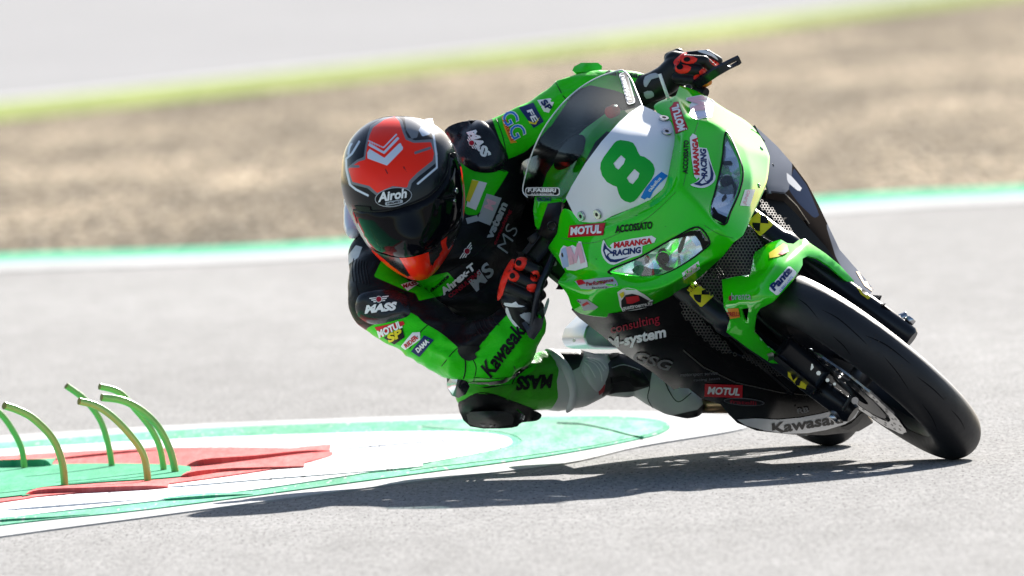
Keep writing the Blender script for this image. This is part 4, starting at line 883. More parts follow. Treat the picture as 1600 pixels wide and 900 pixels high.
# ================================================================== the rider
rider = empty('person', Vector((P(835, 335, -1.0).x, P(835, 335, -1.0).y, 0)), 'rider in green and black leathers hanging off the motorcycle with knee near the ground', 'person')
RB_ = rider.location.copy()
def adopt(o, parent):
    o.parent = parent; o.matrix_parent_inverse = world_of(parent).inverted(); return o
body = blob_mesh('body', [
    [(618, 425, -.62, 60), (690, 375, -.66, 92), (748, 300, -.68, 78), (762, 250, -.66, 50)],         # shoulder girdle
    [(700, 400, -.62, 88), (770, 385, -.78, 84), (815, 350, -.98, 74), (835, 335, -1.08, 76)],        # trunk to hips
    [(660, 350, -.80, 70), (740, 330, -.88, 75), (810, 310, -1.0, 68)],                               # curved back
    [(640, 335, -.80, 50)], [(586, 402, -.64, 44), (600, 430, -.60, 54)], [(690, 462, -.60, 50), (750, 470, -.62, 52), (800, 450, -.66, 46)], [(680, 372, -.60, 44), (650, 345, -.52, 42)],                             # neck
    [(602, 440, -.58, 60), (598, 468, -.54, 56), (640, 500, -.49, 50), (700, 540, -.43, 45), (732, 556, -.39, 44)],   # right upper arm
    [(732, 556, -.39, 44), (765, 548, -.37, 49), (800, 528, -.36, 44), (822, 504, -.34, 31)],         # right forearm
    [(760, 236, -.66, 46), (800, 216, -.66, 41), (850, 193, -.64, 42), (898, 160, -.60, 42)],         # left upper arm
    [(898, 160, -.60, 42), (935, 146, -.56, 38), (985, 140, -.50, 30), (1012, 138, -.46, 22)],        # left forearm
    [(800, 395, -1.0, 60), (770, 520, -.85, 54), (748, 600, -.70, 42)],                               # right thigh
    [(748, 606, -.70, 40), (800, 604, -.76, 43), (866, 594, -.82, 46), (905, 590, -.84, 36)],         # right shin
    [(870, 325, -1.05, 62), (960, 315, -.92, 56), (1030, 290, -.78, 45)],                             # left thigh behind the fairing
    [(1030, 290, -.78, 42), (1090, 350, -.95, 40), (1120, 400, -1.05, 32)],                           # left shin
], .0065, 7)
adopt(body, rider)
def wr(p, n):
    x, y = pix(p); s = 0
    # creases bunch up inside elbows, at the waist and along the sleeves
    for cx, cy, R_, amp in ((735, 545, 70, .0055), (800, 520, 50, .0035), (650, 500, 60, .0045), (880, 165, 60, .005), (760, 600, 60, .004), (830, 570, 60, .003), (720, 440, 90, .003)):
        d = hypot(x - cx, y - cy); s += amp * exp(-(d / R_) ** 2)
    a = noise.noise(Vector((p.x * 14, p.y * 9, p.z * 26))) ; b2 = noise.noise(Vector((p.x * 40 + 3, p.y * 20, p.z * 60)))
    return s * (1 - 2 * abs(a)) * 1.6 + .0009 * b2
displace(body, wr)
gp = {
 'left_arm': [[(767, 180), (783, 172), (836, 150), (850, 140), (860, 120), (876, 105), (960, 98), (1016, 104), (1014, 150), (985, 150), (960, 141), (923, 133), (898, 141), (884, 163), (860, 198), (842, 218), (820, 238), (792, 250), (786, 232), (776, 205)]],
 'right_arm': [[(575, 512), (592, 503), (641, 488), (655, 496), (662, 504), (691, 521), (719, 545), (733, 558), (742, 551), (755, 533), (772, 512), (790, 493), (870, 470), (880, 560), (800, 600), (735, 606), (690, 610), (560, 530)]],
 'chest': [[(716, 252), (745, 256), (795, 268), (782, 290), (765, 315), (745, 336), (728, 336), (720, 300)], [(584, 432), (597, 405), (640, 440), (680, 436), (664, 462), (637, 455)], [(640, 440), (700, 425), (712, 440), (690, 462), (655, 470)]],
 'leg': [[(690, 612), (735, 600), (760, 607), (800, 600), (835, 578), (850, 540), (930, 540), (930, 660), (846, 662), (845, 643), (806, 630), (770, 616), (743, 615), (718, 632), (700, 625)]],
 'white': [[(541, 403), (556, 383), (566, 386), (560, 402), (546, 412), (540, 420)]],
}
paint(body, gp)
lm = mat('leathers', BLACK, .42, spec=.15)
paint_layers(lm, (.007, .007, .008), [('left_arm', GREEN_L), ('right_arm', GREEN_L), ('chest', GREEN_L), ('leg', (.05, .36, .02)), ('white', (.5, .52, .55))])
bump(lm, 420, .25, .0006, 4, .1)
bp0 = [n for n in lm.node_tree.nodes if n.type == 'BUMP'][0]; tcl = nd(lm, 'ShaderNodeTexCoord'); mpl = nd(lm, 'ShaderNodeMapping'); mpl.inputs['Scale'].default_value = (16, 12, 34); mpl.inputs['Rotation'].default_value = (0, .7, 0)
nl = nd(lm, 'ShaderNodeTexNoise'); nl.inputs['Scale'].default_value = 1; nl.inputs['Detail'].default_value = 5; nl.inputs['Distortion'].default_value = .8; lk(lm, tcl.outputs['Object'], mpl.inputs[0]); lk(lm, mpl.outputs[0], nl.inputs['Vector'])
bpl = nd(lm, 'ShaderNodeBump'); bpl.inputs['Strength'].default_value = .7; bpl.inputs['Distance'].default_value = .007; lk(lm, nl.outputs[0], bpl.inputs['Height']); lk(lm, bpl.outputs[0], bp0.inputs['Normal']); body.data.materials.append(lm); T_body = Target(body)
M['pad'] = dirt(mat('shoulder_armour', (.008, .009, .012), .2, spec=.35), .3, 25, (.05, .05, .055))
M['leather_blk'] = bump(mat('leather_black', (.008,.008,.009), .45, spec=.2), 420, .3)
M['silver_pad'] = mat('slider_silver', (.6, .62, .66), .25, .9)
def pad(name, poly, T, m, par, h=.006, sm=3, step=6):
    "raised armour: thick patch with a rolled rim"
    if sm: poly = cr(poly, sm)
    v2, fs = cdt(poly, (), step); d = np.abs(sdf(np.array(v2), poly)); vs = []
    hits = [T.hit(x, y) for x, y in v2]; good = [i for i, q in enumerate(hits) if q[0] is not None]
    for i, (x, y) in enumerate(v2):
        q = hits[i]
        if q[0] is None:
            j = min(good, key=lambda k: hypot(v2[k][0] - x, v2[k][1] - y)); q = hits[j]; p = P(x, y, DIST - (q[0] - CAM).dot(Fw) - .01)
        else: p = q[0]
        n = q[1] if q[1].dot(Fw) < 0 else -q[1]; t = min(1, d[i] / 9); vs.append(p + (n * .7 - Fw * .3) * (.001 + h * sqrt(1 - (1 - t) ** 2)))
    return sheet(name, vs, fs, m, par, .004)
sp1 = pad('shoulder_armour', [(557, 470), (566, 458), (600, 452), (632, 458), (640, 476), (640, 492), (620, 500), (585, 507), (563, 497), (556, 484)], T_body, M['pad'], body, .010)
text('MASS', 596, 481, 48, 13, 6, M['white_s'], Target(sp1), sp1, .06, .35)
def wing(cx, cy, ang, s, T, par):
    a = radians(ang)
    def L(u, v): return (cx + s * (u * cos(a) - v * sin(a)), cy - s * (u * sin(a) + v * cos(a)))
    for sx in (-1, 1):
        for v, l in ((3, 15), (0, 12), (-3, 9)): patch('emblem_wing', [L(sx * 5, v - .8), (L(sx * l, v - .8)), L(sx * (l + 1), v + .9), L(sx * 5, v + .8)], T, M['white_s'], par, .0026, step=4)
    patch('emblem_ring', ell(cx, cy, 5.2 * s, 5.2 * s), T, M['white_s'], par, .003, step=4); patch('emblem_disc', ell(cx, cy, 4.3 * s, 4.3 * s), T, M['darkred_s'], par, .0038, step=4)
wing(593, 468, 6, .95, Target(sp1), sp1)
sp2 = pad('shoulder_armour', [(696, 203), (716, 192), (744, 188), (758, 192), (772, 206), (786, 228), (794, 246), (786, 262), (768, 270), (742, 268), (722, 256), (708, 240), (700, 222)], T_body, M['pad'], body, .010)
text('MASS', 750, 228, 50, 13, 122 - 180 + 360 - 180, M['white_s'], Target(sp2), sp2, .06, .35) if 0 else text('MASS', 749, 225, 46, 15, -58, M['white_s'], Target(sp2), sp2, .06, .3)
wing(738, 224, -58, .9, Target(sp2), sp2)
# left upper arm badges
patch('badge', [(784, 183), (790, 181), (800, 214), (808, 222), (798, 224), (788, 200)], T_body, M['orange_s'], body, .0016)
text('PIRELLI', 795, 204, 32, 5, -68, M['red_s'], T_body, body, .02)
text('GG', 803, 195, 44, 26, -62, M['white_s'], T_body, body, .03, 0, off=.0018); text('GG', 803, 195, 42, 23, -62, M['blue_s'], T_body, body, .0, 0, off=.0026)
patch('badge', [(811, 169), (834, 161), (850, 190), (834, 200)], T_body, M['navy_s'], body, .0016)
text('FE', 833, 181, 20, 9, -60, M['white_s'], T_body, body, .03, .2, off=.0026); patch('badge_swoosh', [(826, 189), (836, 192), (844, 183), (838, 194), (828, 193)], T_body, M['yellow_s'], body, .0026)
patch('badge', [(840, 157), (861, 154), (866, 160), (858, 176), (850, 174)], T_body, M['white_s'], body, .0016)
text('SP', 855, 164, 17, 10, -45, M['navy_s'], T_body, body, .05, .2, off=.0026)
text('Kawasaki', 978, 116, 62, 10, -6, M['black_s'], T_body, body, .03, .1)
# right upper arm badges
patch('badge', Z(520, 360, 2.813, [(185, 425), (310, 398), (318, 412), (215, 468), (200, 445)]), T_body, M['red_s'], body, .0016)
text('MOTUL', 610, 514, 40, 12, 24, M['white_s'], T_body, body, .05, .1, off=.0026)
patch('badge', Z(520, 360, 2.813, [(225, 470), (305, 425), (318, 470), (272, 500)]), T_body, M['black_s'], body, .0018)
text('SP', 618, 524, 24, 13, 25, M['yellow_s'], T_body, body, .05, .2, off=.0028)
patch('badge', Z(520, 360, 2.813, [(300, 508), (352, 450), (384, 448), (386, 478), (320, 524)]), T_body, M['white_s'], body, .0016)
text('RIDER', 643, 533, 24, 7, 40, M['red_s'], T_body, body, .03, .1, off=.0026)
patch('badge', Z(520, 360, 2.813, [(345, 530), (402, 462), (446, 482), (382, 556)]), T_body, M['navy_s'], body, .0016)
text('DAMA', 661, 540, 24, 8, 42, M['white_s'], T_body, body, .05, .1, off=.0026)
text('Kawasaki', 787, 545, 92, 24, 53, M['black_s'], T_body, body, .035, .2)
patch('elbow_panel', Z(520, 360, 2.813, [(550, 530), (565, 508), (640, 508), (645, 525), (625, 540), (636, 560), (600, 574), (565, 558)]), T_body, M['leather_blk'], body, .002, sm=2)
tube('elbow_seam', [Target(body).hit(x, y)[0] - Fw * .001 for x, y in cr([(724, 552), (727, 565), (727, 580), (724, 592)], 3, False) if T_body.hit(x, y)[0]], .0014, M['leather_blk'], body, 6)
patch('sleeve_seam', [(738, 596), (765, 596), (800, 587), (830, 560), (833, 564), (803, 592), (766, 601), (737, 600)], T_body, M['leather_blk'], body, .002, sm=2)
# chest lettering
patch('badge', Z(500, 160, 3, [(715, 362), (782, 378), (730, 505), (685, 488)]), T_body, M['white_s'], body, .0016)
patch('badge', Z(500, 160, 3, [(713, 364), (745, 370), (700, 470), (684, 460)]), T_body, M['yellow_s'], body, .0024)
patch('badge', Z(500, 160, 3, [(780, 428), (850, 448), (795, 578), (735, 555)]), T_body, M['grey_s'], body, .0016)
text('M', 765, 320, 15, 15, 68, M['pink_s'], T_body, body, .05)
text('vstem', 775, 345, 62, 12, 66, M['grey_s'], T_body, body, .05, .1); text('consulting', 784, 355, 60, 7, 66, M['darkred_s'], T_body, body, .03, .1)
text('Ahrex-T', 715, 436, 66, 12, 40, M['white_s'], T_body, body, .05, .15); text('CONSULTING', 725, 444, 62, 7, 40, M['darkred_s'], T_body, body, .03, .1)
text('MS', 752, 432, 42, 22, 48, M['grey_s'], T_body, body, .03, .2); text('MS', 792, 372, 42, 20, 66, M['grey_s'], T_body, body, -.01, .2)
wing(729, 393, 55, .95, T_body, body)
patch('badge', Z(520, 360, 2.813, [(410, 262), (505, 184), (520, 200), (440, 270)]), T_body, M['green'], body, .0016); text('ducante', 687, 442, 36, 6, 40, M['black_s'], T_body, body, .04, .1, off=.0026)
patch('badge', Z(520, 360, 2.813, [(298, 240), (350, 222), (380, 235), (330, 268)]), T_body, M['white_s'], body, .0016); text('MASS', 640, 446, 22, 7, 15, M['darkred_s'], T_body, body, .04, .1, off=.0026)
patch('collar_panel', Z(500, 160, 3, [(682, 545), (735, 530), (745, 556), (690, 572)]), T_body, M['grey_s'], body, .0016)
# lower arm edge: leg lettering
text('MASS', 834, 597, 56, 22, 184, M['black_s'], T_body, body, .05, .25)
kp = pad('knee_panel', [(716, 633), (726, 624), (743, 617), (770, 617), (800, 628), (840, 643), (846, 650), (838, 657), (815, 660), (800, 668), (735, 666)], T_body, M['leather_blk'], body, .006)
# knee puck
pk = [P(730, 647, -.655), P(800, 645, -.675)]
M['puck'] = bump(mat('slider_plastic', (.03, .028, .027), .5), 200, .5)
ks_ = relief('knee_slider', [(729, 648), (735, 644), (760, 642), (790, 643), (800, 647), (803, 655), (801, 663), (775, 668), (745, 667), (732, 662)], [(727, 645, -.655), (802, 643, -.665), (765, 652, -.628), (765, 638, -.645), (765, 668, -.66), (731, 664, -.665), (800, 664, -.67)], M['puck'], body, step=5, thick=.05)
patch('slider_edge', [(733, 661), (770, 664), (800, 660), (800, 664), (775, 668), (745, 667), (731, 665)], Target(ks_), M['dark_metal'], ks_, .0015)
for k in range(3): tube('knee_strap', [P(808 + 3 * k, 640 + 3 * k, -.66), P(815 + 2 * k, 646 + 2 * k, -.645), P(812 + 3 * k, 655, -.655)], .002, M['steel'], body, 6)
# elbow slider
el = relief('elbow_slider', [(700, 583), (704, 580), (714, 586), (730, 597), (734, 604), (728, 616), (716, 622), (706, 618), (699, 606), (698, 592)], [(700, 583, -.40), (734, 604, -.37), (706, 618, -.42), (714, 602, -.355), (728, 616, -.39), (698, 595, -.41)], M['pad'], body, step=4, thick=.02)
patch('slider_cap', [(700, 584), (706, 584), (716, 590), (713, 604), (708, 616), (700, 605), (698, 592)], Target(el), M['silver_pad'], el, .0016, thick=.002)
# left elbow cup and wrist; back hump
cup = relief('elbow_armour', [(894, 110), (897, 104), (908, 98), (934, 98), (941, 103), (940, 109), (920, 112), (898, 113)], [(894, 110, -.60), (941, 105, -.60), (915, 103, -.575), (908, 98, -.60), (920, 112, -.57)], M['green'], body, step=4, thick=.03)
hump = blob_mesh('back_hump', [[(560, 330, -.72, 24), (556, 352, -.68, 20), (552, 362, -.64, 12)], [(556, 315, -.74, 20)]], .004, 6); hump.data.materials.append(mat('hump_white', (.5, .53, .62), .3, coat=.4)); adopt(hump, rider)
# ---- helmet
HO = Z(500, 160, 3, [(103, 300), (108, 245), (128, 195), (160, 148), (205, 108), (260, 78), (310, 66), (360, 63), (410, 65), (455, 72), (510, 90), (555, 115), (595, 150), (628, 200), (652, 255), (668, 320), (678, 400), (681, 470), (674, 540), (656, 600), (628, 665), (592, 725), (556, 780), (520, 818), (480, 841), (440, 836), (395, 820), (340, 788), (285, 742), (235, 690), (192, 625), (155, 555), (122, 480), (100, 400), (98, 350)])
HC = (628, 312); HW = -.44
def helm():
    N = 72; Mr = 40; rad_ = []
    outl = cr(HO, 6)
    for k in range(N):
        a = 2 * pi * k / N; dx, dy = cos(a), -sin(a); best = 0
        for i in range(len(outl)):
            p, q = outl[i], outl[(i + 1) % len(outl)]
            ex_, ey = q[0] - p[0], q[1] - p[1]; den = dx * ey - dy * ex_
            if abs(den) < 1e-9: continue
            t = ((p[0] - HC[0]) * ey - (p[1] - HC[1]) * ex_) / den; u = ((p[0] - HC[0]) * dy - (p[1] - HC[1]) * dx) / den
            if t > 0 and -1e-6 <= u <= 1 + 1e-6: best = max(best, t)
        rad_.append(best)
    rad_ = [(rad_[k - 1] + 2 * rad_[k] + rad_[(k + 1) % N]) / 4 for k in range(N)]
    vs = []; fs = []
    for j in range(1, Mr):
        ps = -pi / 2 + pi * j / Mr
        for k in range(N):
            a = 2 * pi * k / N; cs = abs(cos(ps)) ** .82; x = HC[0] + cos(a) * rad_[k] * cs; y = HC[1] - sin(a) * rad_[k] * cs
            dep = .175 * sin(ps)
            if ps > 0:                                    # chin bar juts forward and down-right, brow above it
                vx, vy = x - 640, y - 405; dep += .045 * exp(-((vx / 60) ** 2 + (vy / 45) ** 2)) * sin(ps)
                dep -= .022 * exp(-(((x - 620) / 70) ** 2 + ((y - 190) / 50) ** 2))
            vs.append(P(x, y, HW + dep))
    b0 = len(vs); vs += [P(HC[0], HC[1], HW - .175), P(HC[0], HC[1], HW + .175)]
    for j in range(Mr - 2):
        for k in range(N): fs.append((j * N + k, j * N + (k + 1) % N, (j + 1) * N + (k + 1) % N, (j + 1) * N + k))
    for k in range(N): fs.append((k, b0, (k + 1) % N)); fs.append(((Mr - 2) * N + k, (Mr - 2) * N + (k + 1) % N, b0 + 1))
    return mesh('helmet', vs, fs, [], rider, mods=[('SUBSURF', dict(levels=2, render_levels=2)), ('SMOOTH', dict(factor=.5, iterations=3))])
helmet = helm()
def ZH(l): return Z(500, 160, 3, l)
def band(pts, w):      # polyline of width w px (photo) as polygon
    a, b = [], []
    for i, p in enumerate(pts):
        q0, q1 = pts[max(i - 1, 0)], pts[min(i + 1, len(pts) - 1)]; dx, dy = q1[0] - q0[0], q1[1] - q0[1]; L = hypot(dx, dy); nx, ny = -dy / L, dx / L
        a.append((p[0] + nx * w / 2, p[1] + ny * w / 2)); b.append((p[0] - nx * w / 2, p[1] - ny * w / 2))
    return a + b[::-1]
redtop = ZH([(248, 118), (300, 82), (350, 66), (372, 90), (388, 140), (402, 175), (440, 190), (520, 186), (535, 240), (528, 272), (455, 330), (418, 368), (408, 400), (340, 392), (268, 425), (232, 392), (152, 372), (132, 312), (180, 278), (212, 268), (220, 210), (232, 155)])
greyo = ZH([(238, 108), (300, 70), (360, 58), (386, 86), (400, 140), (412, 165), (445, 178), (530, 172), (552, 240), (542, 285), (465, 345), (430, 378), (420, 415), (340, 402), (266, 438), (222, 402), (142, 382), (122, 312), (172, 270), (205, 256), (212, 205), (224, 148)])
hp = {'grey': [greyo, ZH([(395, 60), (450, 66), (500, 85), (470, 110), (455, 165), (430, 170), (405, 130)])],
      'red': [redtop, ZH([(240, 690), (262, 704), (330, 760), (410, 818), (440, 800), (470, 815), (515, 770), (560, 720), (568, 650), (612, 618), (640, 590), (652, 560), (664, 590), (640, 640), (600, 720), (556, 790), (500, 855), (430, 850), (330, 795), (262, 735)]), ZH([(366, 720), (508, 690), (518, 770), (485, 840), (440, 840), (400, 775)]), ZH([(655, 300), (662, 300), (684, 420), (686, 520), (672, 560), (668, 450)])],
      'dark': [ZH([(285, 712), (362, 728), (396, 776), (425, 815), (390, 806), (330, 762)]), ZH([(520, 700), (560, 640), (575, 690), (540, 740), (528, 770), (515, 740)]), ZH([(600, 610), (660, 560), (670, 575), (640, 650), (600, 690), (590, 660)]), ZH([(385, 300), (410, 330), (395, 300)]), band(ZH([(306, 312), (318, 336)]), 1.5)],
      'stripe': [band(ZH([(228, 196), (300, 236), (368, 165)]), 4.2), band(ZH([(226, 228), (304, 272), (380, 200)]), 8), band(ZH([(224, 178), (298, 212), (360, 148)]), 2.4), ZH([(222, 232), (304, 268), (378, 190), (390, 218), (314, 296), (222, 262)]),
                 band(ZH([(186, 180), (150, 240), (122, 265), (124, 318), (140, 385), (168, 408), (228, 438)]), 3.2), band(ZH([(150, 190), (138, 210), (132, 245)]), 3), band(ZH([(546, 250), (548, 305), (455, 384)]), 3.2), band(ZH([(520, 95), (535, 170), (546, 250)]), 3.2), ZH([(480, 100), (520, 110), (515, 150), (480, 160), (462, 130)]), band(ZH([(600, 690), (640, 640), (660, 590)]), 1.4)],
      'gline': [band(ZH([(138, 300), (186, 300)]), 4.2), band(ZH([(442, 238), (520, 212)]), 4.2)]}
paint(helmet, hp)
hm = mat('helmet_paint', (.015, .016, .02), .2, spec=.28)
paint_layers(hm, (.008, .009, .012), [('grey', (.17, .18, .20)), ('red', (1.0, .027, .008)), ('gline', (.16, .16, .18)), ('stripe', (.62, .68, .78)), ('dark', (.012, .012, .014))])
bump(hm, 60, .04, .0005); helmet.data.materials.append(hm); TH_ = Target(helmet)
vpoly = ZH([(152, 508), (200, 512), (262, 516), (330, 508), (400, 488), (460, 468), (515, 440), (560, 400), (590, 355), (606, 300), (612, 245), (636, 240), (655, 300), (666, 380), (672, 460), (664, 540), (640, 588), (606, 614), (572, 640), (556, 668), (520, 696), (440, 722), (370, 728), (310, 716), (262, 698), (222, 655), (190, 600), (162, 545)])
visor = pad('visor', vpoly, TH_, M['visor'], helmet, .005, sm=2, step=5)
TV = Target(visor)
tube('visor_seal', [TH_.hit(x, y)[0] - Fw * .002 for x, y in cr(ZH([(158, 504), (262, 510), (330, 502), (400, 482), (460, 460), (512, 434), (556, 394), (584, 350), (600, 300), (606, 240)]), 4, False) if TH_.hit(x, y)[0]], .0022, M['black'], helmet, 6)
patch('visor_strip', band(ZH([(158, 515), (180, 590), (215, 655), (262, 700)]), 1.6), TV, M['red_s'], visor, .001)
for x, y, r in ((634, 415, .006), (625, 460, .004)):
    h, n, _, _ = TV.hit(*ZH([(x, y)])[0]); n = n if n.dot(Fw) < 0 else -n; cyl('visor_screw', h, h + n * .005, r, M['bolt'], visor, 16)
h, n, _, _ = TV.hit(*ZH([(625, 248)])[0]); cyl('visor_pivot', h, h - Fw * .006, .007, M['black'], visor, 16)
patch('badge_rim', ell(615, 308, 29, 15, 9), TH_, M['grey_s'], helmet, .0016, step=4)
patch('badge', ell(615, 308, 27.6, 13.6, 9), TH_, M['black_s'], helmet, .0026, step=4)
text('Airoh', 614, 305, 44, 15, 9, M['white_s'], TH_, helmet, .04, .25, off=.0036)
patch('badge_plate', rpoly(616, 316.5, 27, 6, 9, 0, 2.5), TH_, M['grey_s'], helmet, .004, step=3); text('HELMET', 616, 316.5, 20, 3, 9, M['black_s'], TH_, helmet, .03, off=.0048)
relief('brow_vent', ZH([(165, 480), (235, 492), (240, 512), (180, 506)]), [(555, 320, HW + .112), (580, 326, HW + .138), (560, 330, HW + .12), (578, 331, HW + .14)], M['black'], helmet, step=4, thick=.004) if 0 else None
patch('brow_vent', ZH([(165, 482), (235, 488), (243, 510), (180, 504)]), TH_, M['black'], helmet, .003, thick=.003)
spo = relief('helmet_spoiler', ZH([(492, 78), (526, 76), (530, 92), (540, 110), (520, 120), (500, 100)]), [(664, 186, HW - .06), (675, 185, HW - .08), (680, 197, HW - .05), (673, 200, HW - .04)], M['silver_pad'], helmet, step=4, thick=.01)
text('KKR', 575 + 95, 397, 12, 5, 30, M['black_s'], TH_, helmet, .05) if 0 else None
# ---- gloves
gm = bump(mat('glove_leather', (.009, .009, .010), .4, spec=.25), 260, .4, .0008)
def glove(name, chains, plates, extra):
    g = blob_mesh(name, chains, .0024, 1); adopt(g, rider); g.data.materials.append(gm); T = Target(g)
    g['pl'] = 0; pls = []
    for poly, m, h in plates:
        pls.append(pad('knuckle_plate' if m == 'glove_red' else 'glove_panel', poly, T, M[m], g, h, sm=2, step=3))
    del g['pl']; return g, Target(g, *pls)
gr_, TG = glove('glove', [
    [(822, 508, -.335, 27), (818, 490, -.325, 27), (810, 468, -.315, 26)],
    [(806, 468, -.315, 24), (800, 440, -.315, 20), (808, 420, -.32, 15)], [(820, 470, -.33, 22), (822, 445, -.34, 20)],
    [(812, 411, -.290, 9.5), (838, 422, -.275, 8.5), (848, 442, -.315, 8.5), (838, 452, -.36, 8)],       # index
    [(802, 430, -.290, 10), (832, 444, -.275, 9), (846, 461, -.31, 8), (834, 470, -.36, 8)],        # middle
    [(796, 450, -.290, 9.5), (828, 464, -.275, 8.5), (842, 479, -.31, 8.5), (830, 487, -.36, 8)],        # ring
    [(792, 470, -.300, 10), (820, 483, -.290, 8.5), (834, 495, -.315, 8), (824, 500, -.36, 7)],         # little
    [(800, 480, -.36, 12), (790, 450, -.42, 10.5), (800, 425, -.45, 9.5)],                              # thumb behind the grip
], [([(808, 404), (818, 402), (824, 406), (820, 418), (812, 424), (804, 418)], 'glove_red', .004), ([(798, 422), (806, 424), (812, 432), (806, 440), (797, 438), (793, 430)], 'glove_red', .004),
    ([(800, 405), (806, 410), (796, 430), (790, 446), (785, 462), (778, 470), (778, 456), (783, 438), (790, 420)], 'glove_red', .003),
    ([(830, 425), (840, 423), (843, 431), (838, 440), (829, 437)], 'glove_red', .003), ([(824, 445), (838, 444), (840, 452), (833, 457), (824, 454)], 'glove_red', .003),
    ([(788, 473), (800, 474), (806, 471), (810, 476), (820, 479), (806, 480), (790, 478)], 'white_s', .0015),
    ([(790, 482), (794, 482), (800, 498), (812, 512), (806, 514), (794, 502)], 'white_s', .0015), ([(812, 492), (828, 488), (834, 500), (828, 508), (820, 500)], 'grey_s', .0015),
    ([(855, 466), (858, 470), (852, 490), (846, 500), (848, 486)], 'grey_s', .002)], None)
for x, y, r in ((811, 411, 4), (801, 431, 4), (836, 431, 3.4)): patch('knuckle_stud', ell(x, y, r, r), TG, M['gloss_black'], gr_, .0025, step=3)
gl_, TG2 = glove('glove', [
    [(1010, 138, -.46, 23), (1024, 134, -.45, 24), (1042, 124, -.44, 24)], [(1042, 124, -.44, 24), (1056, 108, -.43, 22), (1064, 118, -.43, 18)],
    [(1054, 96, -.44, 17), (1070, 100, -.43, 18)],
    [(1076, 88, -.42, 8.5), (1104, 85, -.415, 8), (1122, 95, -.44, 7.5), (1118, 106, -.48, 7)],        # index
    [(1069, 94, -.395, 9.5), (1100, 95, -.375, 8.5), (1114, 107, -.40, 8), (1106, 118, -.46, 7)],        # middle
    [(1062, 107, -.390, 9.5), (1090, 110, -.370, 8.2), (1102, 121, -.39, 7.5), (1096, 130, -.45, 7)],   # ring
    [(1058, 122, -.395, 8.5), (1081, 125, -.375, 7.8), (1090, 135, -.40, 7), (1085, 142, -.46, 6)],        # little
    [(1050, 140, -.47, 12), (1066, 143, -.53, 10), (1084, 130, -.56, 9)],                                # thumb
    [(1046, 90, -.46, 9), (1060, 84, -.46, 9)],
], [([(1066, 89), (1077, 87), (1090, 92), (1084, 99), (1073, 100), (1065, 96)], 'glove_red', .0035), ([(1056, 103), (1066, 101), (1080, 105), (1075, 113), (1064, 115), (1056, 111)], 'glove_red', .0035),
    ([(1052, 98), (1058, 90), (1070, 82), (1074, 84), (1064, 92), (1058, 104)], 'glove_red', .003), ([(1092, 112), (1100, 106), (1105, 112), (1096, 118)], 'glove_red', .003), ([(1084, 119), (1092, 116), (1096, 121), (1085, 125)], 'glove_red', .003),
    ([(1108, 92), (1116, 94), (1124, 100), (1120, 104), (1112, 100)], 'glove_red', .003), ([(1090, 80), (1102, 79), (1116, 86), (1122, 94), (1112, 88), (1098, 83)], 'white_s', .0012),
    ([(1008, 120), (1024, 114), (1032, 120), (1018, 124), (1010, 136), (1006, 132)], 'grey_s', .0015), ([(1006, 144), (1018, 142), (1022, 150), (1010, 154)], 'grey_s', .0015)], None)
for x, y, r in ((1074, 93, 4.2), (1063, 105, 4.2)): patch('knuckle_stud', ell(x, y, r * 1.2, r * .8), TG2, M['gloss_black'], gl_, .0025, step=3)
# ---- boots
bm_ = bump(mat('boot', (.3, .31, .32), .5), 380, .4, .0008)
boot = blob_mesh('boot', [[(870, 594, -.82, 50), (900, 592, -.82, 47), (925, 589, -.84, 38)], [(925, 584, -.85, 33), (965, 580, -.86, 29), (1000, 592, -.87, 27)], [(1000, 594, -.87, 27), (1025, 606, -.86, 31), (1050, 618, -.86, 32), (1074, 630, -.84, 25), (1084, 636, -.83, 17)], [(955, 606, -.86, 14), (980, 606, -.86, 16)], [(1010, 575, -.88, 24), (1000, 562, -.9, 20)]], .0045, 3)
adopt(boot, rider)
paint(boot, {'black': [[(845, 538), (912, 538), (912, 556), (905, 574), (893, 580), (880, 562), (862, 548)], [(945, 575), (960, 555), (975, 535), (1040, 545), (1020, 575), (1015, 604), (990, 612), (962, 614), (940, 620), (946, 600)], [(1046, 650), (1090, 640), (1110, 620), (1110, 665), (1040, 665)]],
              'light': [[(852, 545), (866, 549), (884, 566), (896, 586), (902, 610), (897, 645), (884, 646), (893, 615), (884, 585), (868, 562)], [(912, 560), (948, 564), (950, 580), (935, 612), (920, 600), (908, 580)]],
              'lines': [band([(914, 563), (926, 570), (940, 592)], 1.6), band([(920, 562), (934, 570), (944, 584)], 1.6), band([(926, 561), (940, 567), (948, 575)], 1.6), band([(914, 550), (960, 546)], 2), band([(916, 545), (965, 540)], 2)],
              'red': [[(934, 604), (946, 600), (944, 612), (936, 618)]]})
bmm = mat('boot_shell', (.3, .31, .32), .45); paint_layers(bmm, (.42, .44, .44), [('black', (.012, .012, .014)), ('light', (.62, .64, .66)), ('lines', (.8, .8, .8)), ('red', (.4, .02, .03))]); bump(bmm, 380, .4, .0008); boot.data.materials.append(bmm)
TB = Target(boot); patch('toe_panel', [(1038, 592), (1052, 598), (1078, 612), (1060, 626), (1046, 610)], TB, M['grey_s'], boot, .0016)
cf = pad('boot_cuff', [(851, 547), (862, 545), (874, 552), (888, 568), (898, 588), (902, 610), (899, 632), (892, 642), (884, 643), (890, 618), (885, 594), (874, 572), (860, 556)], TB, mat('boot_cuff', (.5, .52, .54), .6), boot, .007, step=4)
pad('shin_plate', [(912, 561), (932, 559), (947, 565), (951, 580), (944, 600), (934, 612), (924, 604), (914, 584)], TB, mat('shin_plate', (.52, .54, .56), .4), boot, .005, step=4)
Tsp = Target(boot, *boot.children)
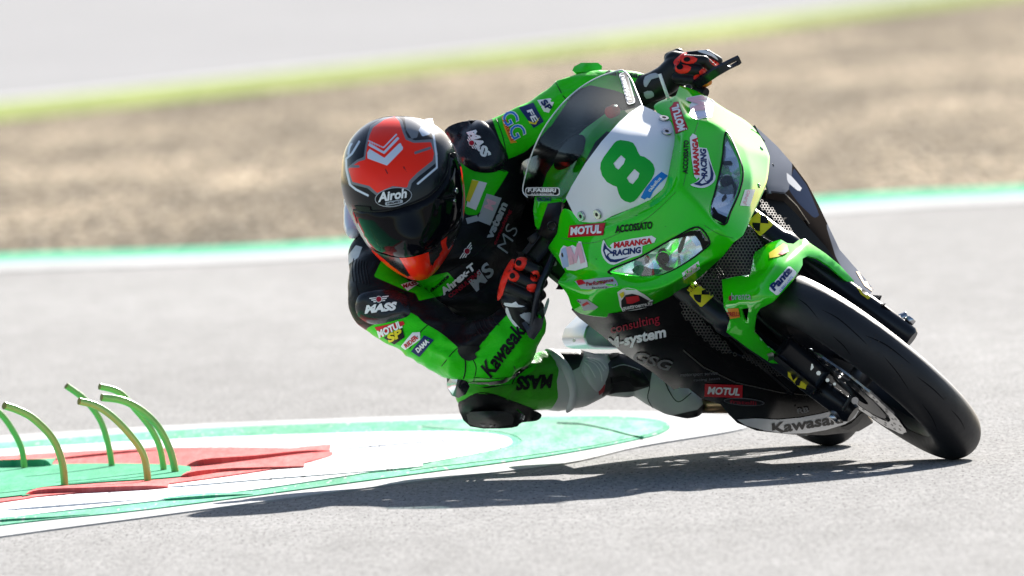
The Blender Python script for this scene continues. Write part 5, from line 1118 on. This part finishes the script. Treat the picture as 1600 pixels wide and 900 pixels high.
for q in ([(914, 563), (928, 568), (938, 582), (940, 596)], [(920, 562), (934, 567), (943, 580)], [(927, 561), (939, 566), (947, 576)], [(913, 566), (921, 574), (930, 590)]): patch('shin_line', band(cr(q, 3, False), 1.7), Tsp, M['white_s'], boot, .0012, step=4)
def seam(pts, T, par, m='leather_blk', r=.0011, name='seam'):
    c = [T.hit(x, y)[0] for x, y in cr(pts, 4, False)]; c = [p - Fw * .0006 for p in c if p is not None]
    if len(c) > 2: tube(name, c, r, M[m], par, 6)
for q in ([(952, 558), (970, 552), (990, 556)], [(956, 575), (975, 570), (1000, 578)], [(958, 592), (975, 590), (992, 600)], [(1003, 582), (1015, 600), (1012, 622), (1022, 640)], [(1038, 592), (1046, 612), (1060, 628), (1080, 614)]): seam(q, TB, boot, 'grey_s' if q[0][0] < 1000 else 'black')
patch('boot_strap', [(950, 556), (968, 548), (984, 552), (984, 558), (968, 556), (953, 563)], TB, M['satin'], boot, .003, thick=.002)
patch('boot_strap', [(954, 590), (975, 586), (996, 594), (995, 600), (975, 594), (955, 598)], TB, M['satin'], boot, .003, thick=.002)
for q in ([(592, 503), (641, 488), (662, 503), (691, 521), (719, 545), (735, 558)], [(755, 533), (772, 512), (790, 493), (800, 486)], [(640, 545), (656, 520), (668, 508)], [(690, 572), (706, 552), (716, 543)], [(740, 596), (744, 575), (738, 560)], [(555, 440), (560, 462), (557, 478)],
          [(597, 405), (640, 440), (668, 452)], [(716, 252), (745, 257), (790, 268)], [(725, 334), (745, 337), (770, 312)], [(800, 600), (806, 585), (803, 572)], [(740, 590), (790, 590), (830, 572)], [(716, 632), (743, 615), (770, 616), (806, 629), (845, 643)],
          [(700, 425), (740, 400), (790, 350), (806, 320)], [(650, 470), (700, 470), (740, 455), (770, 430)], [(792, 250), (820, 238), (842, 218), (860, 198)], [(776, 186), (786, 215), (792, 244)], [(868, 128), (880, 150), (892, 162)]): seam(q, T_body, body)
for k in range(6): seam([(553 + k * 4, 404 + k), (550 + k * 4.5, 420), (552 + k * 5, 440 + k)], T_body, body, 'satin', .0014, 'stretch_rib')
for k in range(5): seam([(742 + k * 7, 506 - k * 3), (746 + k * 7, 516 - k * 3), (752 + k * 7, 524 - k * 4)], T_body, body, 'satin', .0013, 'stretch_rib')
pad('ankle_brace', [(985, 580), (1002, 584), (1014, 596), (1008, 604), (988, 602)], TB, M['black'], boot, .006)
patch('boot_sole', [(1046, 650), (1075, 652), (1094, 644), (1090, 652), (1060, 658), (1046, 656)], TB, M['black'], boot, .003, thick=.004)
b2 = blob_mesh('boot', [[(1105, 385, -1.05, 30), (1130, 430, -1.1, 28), (1140, 450, -1.0, 24), (1150, 470, -.9, 20)]], .006, 5); adopt(b2, rider); b2.data.materials.append(bmm)
paint(b2, {'black': [[(1000, 300), (1200, 300), (1200, 420), (1000, 420)]]})
#%%END
